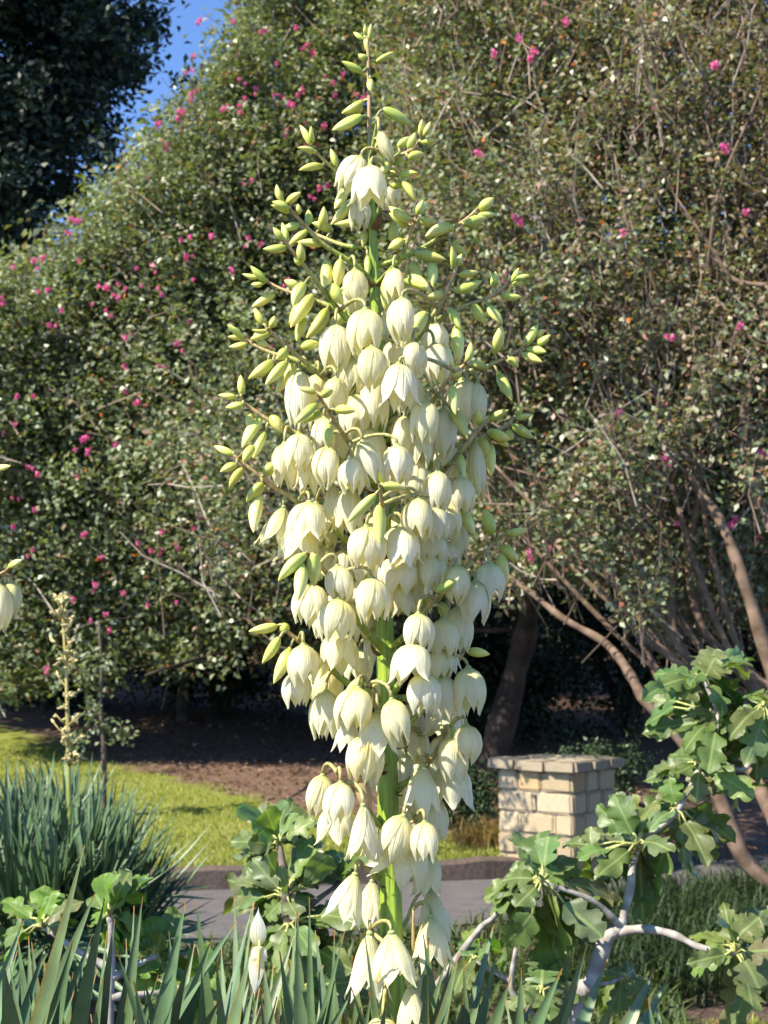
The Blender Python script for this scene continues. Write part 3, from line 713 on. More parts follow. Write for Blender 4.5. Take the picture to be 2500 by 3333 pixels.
for side in range(4):
    a = RZ + side * math.pi / 2
    for k in range(3):
        lw = (PW + .06) * 2 / 3
        loc = Vector((-(PW + .06) + lw * (k + .5) + (-.0), -(PW + .06 - .13) + random.uniform(-.006, .006), 0)); loc.rotate(Matrix.Rotation(a, 3, 'Z'))
        if side % 2 == 1 and k != 1: continue
        o = place('cap_stone', random.choice(STM), pil); o.location = (loc.x, loc.y, PH + .038 + random.uniform(-.004, .004)); o.rotation_euler = (random.uniform(-.02, .02), random.uniform(-.02, .02), a)
        o.scale = (lw - .006, .26, .082); o.color = (.42, .36, .28, 1)
o = place('cap_slab', STM[0], pil); o.location = (0, 0, PH + .034); o.rotation_euler = (0, 0, RZ); o.scale = (PW * 1.5, PW * 1.5, .075); o.color = (.5, .45, .37, 1)
# tan ornamental grass by the kerb
og = thing('ornamental_grass', 'tuft of tan dry ornamental grass behind the kerb next to the pillar', 'grass', (P(1570, 2780, 11.5).x, 11.5, .12))
def tuft(n): 
    r = np.abs(rng.normal(0, .10, n)); a = rng.uniform(0, 6.3, n); return np.stack([np.cos(a) * r * 1.4, np.sin(a) * r, np.zeros(n)], 1)
V, F, c = blades(900, tuft, .26, .007, [(.40, .24, .09), (.50, .34, .15), (.32, .20, .08), (.25, .25, .08)], 1.3)
place('blades', big_mesh('blades', V, F, M_GRASS, c), og, 'stuff')

# ------------------------------------------------------------------ yucca: blades, stalk, flowers, buds
def blade_mesh(p0, p1, wid, facing, colbase, bend, name='leaf', brown=.03, n=9, edge=None):
    """sword leaf from p0 (base) to p1 (tip), gutter section, needle tip"""
    ax = p1 - p0; L = ax.length; d = ax.normalized()
    s = d.cross(facing); s = s.normalized() if s.length > 1e-5 else d.orthogonal().normalized(); nr = s.cross(d).normalized()
    V = []; F = []; uv = []; col = []
    tl_ = [1 - (1 - i / n) ** 1.25 for i in range(n)] + [.975, .985, 1.0]; n = len(tl_) - 1
    for t in tl_:
        wv = wid * (.55 + .45 * min(1, t / .35)) * (1 if t < .45 else max(0.0, 1 - ((t - .45) / .55) ** 1.35) ) * .5
        wv = max(wv, .0006)
        q = p0 + ax * t + nr * (bend * L * math.sin(math.pi * t) * .5) 
        g = .32 * wv
        for c_, k in ((-1, g), (-.5, g * .25), (0, -.02 * wv), (.5, g * .25), (1, g)):
            V.append(q + s * (wv * c_) + nr * k); uv.append((c_, t))
            cc_ = Vector(colbase)
            if t > .98: cc_ = Vector((2.2, .75, .35))
            elif abs(c_) == 1: cc_ = Vector((colbase[0] * 1.6, colbase[1] * .9, colbase[2] * .55)) if edge else cc_
            col.append(cc_)
    for i in range(n):
        for k in range(4):
            q = i * 5 + k; F.append((q, q + 1, q + 6, q + 5))
    return V, F, uv, col
Y0 = 1.5
STEM = [(1292, 3460), (1284, 3333), (1277, 3100), (1268, 2800), (1262, 2500), (1257, 2200), (1248, 1900), (1242, 1600), (1236, 1300), (1224, 1000), (1213, 750), (1206, 560), (1203, 420), (1201, 300), (1199, 200), (1196, 120)]
STEMY = [(100, .0014), (200, .0018), (400, .0022), (560, .0028), (700, .0042), (900, .0056), (1200, .0068), (1700, .0086), (2300, .0100), (2900, .0114), (3460, .0126)]
SPTS = smooth_path([P(x, y, Y0 + (y - 1700) * -.00001) for x, y in STEM], 4)
SPIX = smooth_path([Vector((x, y, 0)) for x, y in STEM], 4)
def stem_at(py):
    i = min(range(len(SPIX)), key=lambda k: abs(SPIX[k].y - py)); return SPTS[i]
yu = thing('yucca_plant', 'blooming yucca with one tall spike of creamy white bells above blue-green sword leaves', 'yucca', (SPTS[0].x, Y0, 0))
ROOT = Vector(yu.location)
GRN, PNK, BRN = (.25, .36, .035), (.42, .27, .12), (.20, .14, .07)
def mix3(a, b, t): return tuple(a[i] * (1 - t) + b[i] * t for i in range(3))
full = [Vector((ROOT.x + .01, Y0, .62)), Vector((SPTS[0].x + .008, Y0, .9))] + SPTS
rad = [.016, .0145] + [lerp_tab(STEMY, p.y) for p in SPIX]
cl = [GRN, GRN] + [mix3(GRN, PNK, min(1, max(0, (560 - p.y) / 160))) for p in SPIX]
b = MB(); b.tube(full, rad, 27, cl, ridge=.06); world_part('flower_stalk', b.V, b.F, M_STALK, yu, col=b.col)

BR = [  # attach height on the stem (photo y), points (tile,x,y), depth of the tip relative to the stem
 (652, 'A', [(1330, 1600), (1150, 1430), (1000, 1290), (940, 1190)], -.035),
 (735, 'B', [(60, 1690), (110, 1430), (190, 1330), (330, 1260), (440, 1120)], -.05),
 (905, 'A', [(1400, 2392), (1090, 2192), (900, 2000), (740, 1830), (690, 1770)], -.04),
 (815, 'C', [(1290, 0), (1050, -90), (900, -160)], .045),
 (950, 'B', [(200, 2340), (270, 2190), (330, 2020), (370, 1910)], -.055),
 (865, 'B', [(260, 2302), (500, 2170), (700, 2040), (870, 1920), (965, 1830)], .025),
 (1135, 'C', [(1290, 700), (1080, 440), (870, 170), (750, 20), (700, -50)], -.065),
 (1060, 'C', [(1200, 610), (1000, 530), (690, 425), (540, 350)], .02),
 (1330, 'C', [(1250, 1410), (1110, 1300), (850, 1080), (600, 860), (525, 790)], -.055),
 (1240, 'C', [(1000, 1180), (780, 1090), (560, 1030), (350, 920), (290, 880)], .03),
 (1590, 'C', [(1480, 2150), (1370, 1980), (1170, 1670), (1020, 1430)], -.13),
 (1620, 'C', [(1300, 2120), (1050, 1950), (800, 1800), (560, 1690), (300, 1510), (275, 1470)], -.025),
 (1870, 'E', [(1500, 930), (1320, 790), (1080, 580), (830, 400), (550, 220), (250, -20), (210, -60)], -.045),
 (2140, 'E', [(1490, 1650), (1370, 1500), (1180, 1200), (1040, 1000), (930, 905)], -.10),
 (2290, 'E', [(1330, 2160), (1070, 1930), (880, 1770), (740, 1660), (690, 1600)], -.05),
 (1790, 'F', [(70, 700), (50, 480), (20, 240)], -.14),
 (1290, 'D', [(250, 1090), (370, 910), (510, 700), (640, 490), (745, 240), (740, 190)], -.06),
 (1190, 'D', [(300, 900), (560, 720), (840, 580), (1080, 490), (1280, 350)], .045),
 (1400, 'D', [(500, 1350), (820, 1240), (1050, 1160), (1250, 1070), (1440, 960)], .05),
 (1480, 'D', [(300, 1750), (530, 1490), (670, 1300), (840, 1140)], -.07),
 (1740, 'D', [(300, 2500), (600, 2192), (760, 2030), (880, 1880), (1000, 1740), (1060, 1680)], -.01),
 (1690, 'D', [(500, 2130), (640, 2050), (1000, 1850), (1230, 1740), (1310, 1650)], .06),
 (2000, 'F', [(400, 1450), (700, 1200), (850, 1030), (1000, 900), (1100, 810), (1140, 770)], .03),
 (2120, 'F', [(300, 1650), (430, 1480), (540, 1330), (640, 1230)], -.075),
 (2275, 'F', [(180, 2192), (240, 2060), (320, 1820), (380, 1640)], -.06),
 (2290, 'F', [(420, 2260), (620, 2120), (730, 1990), (830, 1840)], .03),
 (2360, 'G', [(830, 320), (790, 180), (740, 80)], -.08),
 (2400, 'G', [(1110, 480), (1220, 370), (1330, 270), (1500, 60)], .0),
 (2560, 'G', [(1180, 990), (1290, 880), (1410, 680), (1470, 570)], -.02),
 (2690, 'G', [(790, 1370), (720, 1260), (560, 1060), (440, 940)], -.055),
 (2870, 'G', [(800, 1930), (740, 1870), (690, 1850)], -.03),
 (2835, 'G', [(1050, 1750), (1120, 1450), (1190, 1400)], -.065),
 (2470, 'G', [(780, 560), (740, 540)], -.07),
 (3080, 'H', [(1070, 990), (1030, 950), (990, 940)], -.035),
 (3040, 'H', [(1240, 890), (1310, 720), (1380, 640)], .02),
 (3290, 'H', [(1275, 1400), (1295, 1100), (1300, 780)], -.02),
 (520, 'B', [(-10, 1000), (-30, 960)], -.01),
]
BRANCH = []      # (points, colours)
bract_spots = []
for ay, tile, pts_, tip in BR:
    s0 = stem_at(ay); px_ = [T(tile, x, y) for x, y in pts_]
    sp = SPIX[min(range(len(SPIX)), key=lambda k: abs(SPIX[k].y - ay))]
    ds = []; acc = 0; prev = (sp.x, sp.y)
    for q in px_:
        acc += math.hypot(q[0] - prev[0], q[1] - prev[1]); ds.append(acc); prev = q
    world = [s0] + [P(q[0], q[1], Y0 + tip * (dd / acc) ** .8) for q, dd in zip(px_, ds)]
    BRANCH.append([smooth_path(world, 4), ay]); bract_spots.append((s0, world[1] - s0))
allp = [(p, i, k / len(br[0])) for i, br in enumerate(BRANCH) for k, p in enumerate(br[0])] + [(p, -1, .3) for p in SPTS[2:]]
PED = {i: [] for i in range(-1, len(BRANCH))}
def attach(p, down=True):
    def cost(e):
        dv = e[0] - p; return dv.length + (max(0, -dv.z) * 1.2 if down else 0) + (.02 if e[1] < 0 else 0)
    return min(allp, key=cost)

# petals
RPROF = {'bell': [(0, .05), (.05, .20), (.14, .35), (.3, .46), (.5, .50), (.68, .475), (.82, .41), (.93, .355), (1, .33)],
         'shut': [(0, .05), (.05, .21), (.14, .36), (.3, .47), (.5, .50), (.68, .44), (.82, .32), (.93, .20), (1, .12)],
         'open': [(0, .04), (.06, .13), (.2, .24), (.4, .36), (.6, .45), (.78, .50), (.9, .55), (1, .62)],
         'flare': [(0, .05), (.05, .19), (.14, .33), (.3, .44), (.5, .49), (.68, .50), (.82, .50), (.93, .54), (1, .62)]}
HW = [(0, 62), (.2, 50), (.42, 43), (.58, 37), (.72, 28), (.84, 18.5), (.93, 10), (.98, 4.5), (1, 1.5)]
def petal_mesh(kind, inner, seed):
    rr = random.Random(seed); V = []; F = []; uv = []; ns, nc_ = 12, 8
    ln = rr.uniform(.93, 1.04) * (.97 if inner else 1.0); tipo = rr.uniform(-.10, .10); tw = rr.uniform(-.12, .12); ph = rr.uniform(0, 6)
    for i in range(ns + 1):
        s = (i / ns); s = s ** .9
        r0 = lerp_tab(RPROF[kind], s) + tipo * max(0, s - .6) ** 1.4 * (1.2 if kind != 'shut' else .3)
        r0 *= (.88 if inner else 1.05)
        h = math.radians(lerp_tab(HW, s)) * (1.08 if inner else .98)
        for j in range(nc_ + 1):
            c_ = j / nc_ * 2 - 1; a = c_ * h + tw * s * s
            # blade more arched than the bell itself, thick midrib, wavy margin
            r = r0 * (1 - (.0 if inner else .13) * c_ * c_ + .028 * math.exp(-(c_ / .16) ** 2)) + .016 * math.sin(s * 8 + ph + c_ * 2.5) * abs(c_) * s + .011 * math.cos(c_ * 8 + ph) * min(1, s * 2.5)
            z = -s * ln + .05 * c_ * c_ * s
            V.append((r * math.cos(a), r * math.sin(a), z)); uv.append((c_, s))
    for i in range(ns):
        for j in range(nc_):
            q = i * (nc_ + 1) + j; F.append((q, q + 1, q + nc_ + 2, q + nc_ + 1))
    return mesh('petal', V, F, M_PETAL, uv=uv)
PET = {(k, inn): [petal_mesh(k, inn, hash((len(k), inn, q)) & 255) for q in range(4)] for k in RPROF for inn in (0, 1)}
def core_mesh():
    b = MB()
    b.tube([(0, 0, .035), (0, 0, .01), (0, 0, -.02), (0, 0, -.035)], [.035, .085, .10, .05], 8, [(.40, .46, .16)] * 4)
    b.tube([(0, 0, -.03), (0, 0, -.25), (0, 0, -.5), (0, 0, -.58)], [.08, .12, .08, .03], 6, [(.55, .58, .30)] * 4)
    for k in range(6):
        a = k * math.pi / 3; x, y = math.cos(a), math.sin(a)
        b.tube([(x * .10, y * .10, -.05), (x * .19, y * .19, -.28), (x * .25, y * .25, -.40)], [.02, .026, .02], 4, [(.80, .76, .55)] * 3)
    return mesh('flower', b.V, b.F, M_STALK, col=b.col)
CORE = core_mesh()
def flower(root, top, bot, wid, kind='bell', tint=None, name='flower'):
    ax = bot - top; L = ax.length
    q = ax.normalized().to_track_quat('-Z', 'Y') @ Quaternion((0, 0, 1), random.uniform(0, 6.28))
    o = place(name, CORE, root); o.location = top - Vector(root.location); o.rotation_mode = 'QUATERNION'; o.rotation_quaternion = q
    sxy = wid * 1.2; o.scale = (sxy, sxy, L * 1.22)
    g = random.uniform(0, 1); base = mix3((1.0, 1.0, .97), (1.0, .985, .77), g) if tint is None else tint
    for k in range(6):
        c = place('petal', random.choice(PET[(kind, k % 2)]), o)
        c.rotation_euler = (random.uniform(-.03, .03), random.uniform(-.04, .04), k * math.pi / 3 + random.uniform(-.07, .07))
        f = random.uniform(.96, 1.03); c.color = (base[0] * f, base[1] * f, base[2] * f, 1)
        z = random.uniform(.95, 1.05); c.scale = (1, 1, z)
    return o
def bez(p0, p1, p2, p3, n=7):
    return [p0 * (1 - t) ** 3 + p1 * 3 * t * (1 - t) ** 2 + p2 * 3 * t * t * (1 - t) + p3 * t ** 3 for t in [i / n for i in range(n + 1)]]
LAY = {0: -.085, 1: -.045, 2: .012}
# tile: (top x,y, bottom x,y, width, layer, kind)
FL = {
'A': [(1440, 1330, 1300, 1630, 250, 1, 'bell'), (1530, 1415, 1530, 1740, 300, 0, 'flare'), (1420, 1740, 1420, 2010, 190, 2, 'bell')],
'B': [(80, 1590, 150, 1800, 170, 2, 'bell'), (10, 1090, 120, 1340, 120, 1, 'shut')],
'C': [(1380, 220, 1390, 560, 215, 1, 'shut'), (1300, 370, 1340, 670, 220, 2, 'bell'), (1480, 605, 1480, 985, 300, 0, 'bell'), (1190, 755, 1180, 1160, 270, 1, 'bell'),
      (1350, 800, 1350, 1200, 250, 2, 'bell'), (1540, 965, 1540, 1340, 260, 0, 'shut'), (1350, 1080, 1330, 1410, 230, 1, 'bell'), (840, 1190, 840, 1660, 225, 1, 'bell'),
      (1030, 1230, 1000, 1570, 240, 2, 'bell'), (1195, 1265, 1180, 1570, 215, 0, 'bell'), (1550, 1310, 1560, 1730, 260, 1, 'bell'), (1400, 1430, 1380, 1800, 270, 1, 'bell'),
      (1050, 1480, 1020, 1750, 220, 2, 'bell'), (1080, 1650, 1080, 1960, 200, 1, 'bell'), (1250, 1680, 1270, 2010, 250, 2, 'bell'), (1520, 1750, 1540, 2150, 260, 1, 'bell'),
      (1450, 1880, 1570, 2260, 230, 0, 'bell'), (1120, 1930, 1090, 2280, 230, 0, 'shut'), (1350, 2040, 1360, 2350, 240, 0, 'bell'), (840, 1805, 820, 2130, 245, 0, 'bell'),
      (700, 1900, 710, 2300, 250, 1, 'bell'), (960, 1960, 930, 2320, 230, 1, 'flare')],
'D': [(150, 220, 170, 500, 185, 1, 'bell'), (60, 600, 60, 900, 110, 2, 'shut'), (230, 500, 225, 890, 240, 0, 'shut'), (560, 750, 570, 1010, 220, 2, 'bell'), (540, 935, 590, 1285, 220, 1, 'bell'),
      (340, 915, 360, 1225, 210, 0, 'shut'), (190, 900, 180, 1170, 250, 1, 'bell'), (200, 1135, 195, 1490, 300, 0, 'flare'), (330, 1240, 300, 1610, 240, 1, 'bell'), (470, 1490, 450, 1860, 240, 0, 'bell'),
      (640, 1560, 620, 1995, 250, 1, 'bell'), (860, 1300, 850, 1710, 330, 2, 'bell'), (960, 1320, 930, 1650, 200, 2, 'bell'), (260, 1640, 230, 1970, 210, 1, 'bell'), (200, 1620, 200, 1920, 220, 2, 'bell'),
      (400, 1800, 400, 2120, 230, 1, 'bell'), (190, 1920, 180, 2260, 270, 0, 'bell'), (370, 2050, 340, 2440, 240, 1, 'bell'), (680, 1900, 640, 2200, 230, 2, 'bell')],
'E': [(690, 440, 600, 785, 280, 1, 'open'), (940, 390, 910, 710, 330, 0, 'flare'), (850, 640, 850, 910, 330, 1, 'flare'), (1070, 800, 1080, 1110, 240, 2, 'bell'), (1100, 600, 1080, 830, 190, 2, 'bell'),
      (1160, 220, 1190, 640, 220, 1, 'open'), (1320, 260, 1320, 640, 250, 1, 'flare'), (1490, 630, 1480, 990, 320, 0, 'bell'), (1530, 880, 1500, 1170, 270, 1, 'bell'), (1540, 1120, 1540, 1500, 290, 0, 'bell'),
      (1260, 850, 1260, 1210, 230, 2, 'bell'), (1210, 1005, 1250, 1340, 235, 0, 'shut'), (970, 1185, 940, 1540, 295, 1, 'bell'), (1210, 1325, 1180, 1700, 325, 0, 'bell'), (1210, 1640, 1220, 1985, 320, 1, 'flare'),
      (1080, 1350, 1070, 1660, 200, 2, 'bell'), (1450, 1350, 1440, 1690, 210, 2, 'bell'), (1560, 1600, 1550, 1930, 160, 2, 'bell'), (880, 1765, 880, 2110, 265, 0, 'bell'), (820, 2030, 820, 2330, 240, 1, 'bell'), (1100, 1990, 1090, 2300, 290, 2, 'bell'), (1430, 780, 1440, 1120, 240, 2, 'bell')],
'F': [(580, 95, 575, 470, 245, 0, 'shut'), (800, 145, 810, 465, 230, 1, 'bell'), (940, -180, 965, 275, 160, 2, 'bell'), (380, 355, 390, 710, 275, 0, 'bell'), (560, 430, 580, 735, 205, 0, 'bell'),
      (680, 395, 690, 715, 200, 1, 'bell'), (770, 590, 785, 885, 160, 2, 'bell'), (520, 680, 520, 940, 250, 1, 'bell'), (640, 770, 700, 1005, 210, 2, 'bell'), (500, 880, 500, 1235, 270, 1, 'bell'),
      (240, 615, 235, 965, 325, 0, 'flare'), (210, 910, 200, 1270, 345, 1, 'bell'), (210, 1180, 240, 1450, 230, 1, 'flare'), (50, 1090, 60, 1465, 215, 1, 'bell'), (350, 1120, 365, 1410, 180, 2, 'bell'),
      (760, 995, 760, 1340, 245, 0, 'shut'), (940, 1150, 930, 1515, 255, 1, 'bell'), (1070, 975, 1080, 1310, 255, 1, 'bell'), (390, 1465, 385, 1795, 270, 0, 'bell'), (640, 1515, 640, 1850, 255, 1, 'bell'),
      (770, 1400, 770, 1795, 245, 2, 'bell'), (340, 1755, 320, 2090, 330, 0, 'flare'), (590, 1800, 600, 2070, 210, 1, 'bell'), (440, 2045, 430, 2400, 285, 0, 'bell'), (625, 2065, 660, 2450, 250, 1, 'bell'),
      (870, 1985, 890, 2390, 275, 1, 'bell'), (690, 1760, 700, 2010, 150, 2, 'open')],
'G': [(330, 140, 330, 535, 275, 1, 'bell'), (640, 110, 590, 475, 310, 0, 'bell'), (560, 350, 530, 665, 210, 2, 'open'), (960, 220, 1040, 590, 245, 0, 'bell'), (830, 340, 830, 675, 315, 0, 'flare'),
      (710, 560, 680, 980, 320, 1, 'bell'), (820, 760, 820, 1070, 150, 2, 'bell'), (1500, 330, 1450, 580, 290, 2, 'flare'), (1260, 860, 1240, 1290, 310, 1, 'open'), (1200, 1170, 1200, 1410, 230, 2, 'bell'),
      (1370, 1180, 1400, 1545, 200, 2, 'bell'), (1100, 740, 1100, 1060, 140, 2, 'bell'), (300, 950, 250, 1295, 235, 1, 'bell'), (470, 1020, 450, 1375, 250, 0, 'bell'), (420, 1250, 430, 1565, 290, 1, 'flare'),
      (690, 1240, 680, 1690, 260, 0, 'open'), (800, 1450, 790, 1710, 190, 2, 'open'), (1080, 1340, 930, 1750, 270, 0, 'bell'), (1010, 1740, 740, 1790, 200, 1, 'open'), (1280, 1400, 1290, 1740, 230, 0, 'bell'),
      (1160, 1600, 1150, 2000, 290, 1, 'bell'), (1330, 1720, 1300, 2050, 230, 2, 'flare')],
'Z': [(1120, 270, 1150, 455, 115, 1, 'bell'), (1200, 218, 1212, 370, 108, 1, 'shut'), (1085, 270, 1085, 390, 95, 2, 'bell'), (1130, 395, 1135, 565, 165, 2, 'flare')],
'H': [(890, 530, 810, 815, 215, 1, 'open'), (1010, 580, 990, 855, 190, 2, 'open'), (1420, 650, 1470, 940, 200, 2, 'open'), (1425, 830, 1430, 1140, 220, 1, 'open'), (990, 950, 965, 1345, 235, 1, 'open'),
      (1145, 945, 1165, 1260, 270, 0, 'open'), (1275, 1330, 1300, 1620, 190, 0, 'open'), (1085, 1540, 1080, 1760, 180, 0, 'bell'), (1350, 1250, 1420, 1520, 150, 2, 'open')],
}
def stem_x(py): 
    return SPIX[min(range(len(SPIX)), key=lambda k: abs(SPIX[k].y - py))].x
for tile, lst in FL.items():
    s_ = TILE[tile][2]
    for (x1, y1, x2, y2, wv, lay, kind) in lst:
        a = T(tile, x1, y1); c = T(tile, x2, y2)
        dx = abs((a[0] + c[0]) / 2 - stem_x(c[1])) * .000328
        k = max(.15, 1 - (dx / .17) ** 2)
        d = LAY[lay] * k + random.uniform(-.008, .008) + (.0 if lay else -.01)
        if tile in 'GH' and lay == 2: d += .018
        top = P(a[0], a[1], Y0 + d); bot = P(c[0], c[1], Y0 + d + random.uniform(-.006, .006))
        wm = wv / s_ * (Y0 + d) / FPX
        flower(yu, top, bot, wm, kind)
        e = attach(top)
        ctrl = top + Vector((0, 0, .016)); mid = e[0].lerp(top, .4) + Vector((0, 0, .012))
        PED[e[1]].append((bez(e[0], mid, ctrl, top), .0019))
# flowers on the far side of the stem
for i in range(34):
    py = random.uniform(1250, 2650); wdt = np.interp(py, [1200, 1700, 2300, 2650], [130, 230, 200, 120])
    px = stem_x(py) + random.uniform(-1, 1) * wdt; d = random.uniform(.045, .105) * (1 - abs(px - stem_x(py)) / 420)
    top = P(px, py, Y0 + d); bot = top + Vector((random.uniform(-.008, .008), random.uniform(-.004, .012), -random.uniform(.034, .042)))
    flower(yu, top, bot, random.uniform(.025, .031), random.choice(['bell', 'bell', 'flare']))
    e = attach(top); PED[e[1]].append((bez(e[0], e[0].lerp(top, .4) + Vector((0, 0, .012)), top + Vector((0, 0, .016)), top), .0019))

# buds
def bud_mesh(seed):
    rr = random.Random(seed); V = []; F = []; uv = []; ns, n = 10, 10; bend = rr.uniform(.02, .10)
    pr = [(0, .16), (.04, .27), (.12, .38), (.26, .47), (.42, .5), (.6, .45), (.76, .33), (.88, .20), (.96, .09), (1, .01)]
    for i in range(ns + 1):
        s = i / ns; r = lerp_tab(pr, s)
        for j in range(n):
            a = 2 * math.pi * j / n; q = r * (1 + .07 * math.cos(3 * a + seed))
            V.append((q * math.cos(a) + bend * math.sin(math.pi * s) * 1.6, q * math.sin(a), s)); uv.append((j / n * 2, s))
    for i in range(ns):
        for j in range(n): F.append((i * n + j, i * n + (j + 1) % n, (i + 1) * n + (j + 1) % n, (i + 1) * n + j))
    F.append(tuple(reversed(range(n))))
    return mesh('bud', V, F, M_BUD, uv=uv)
BUDM = [bud_mesh(k) for k in range(5)]
BUDC = [(.62, .60, .19), (.68, .66, .23), (.57, .57, .17), (.74, .70, .27), (.82, .77, .33), (.90, .84, .42)]
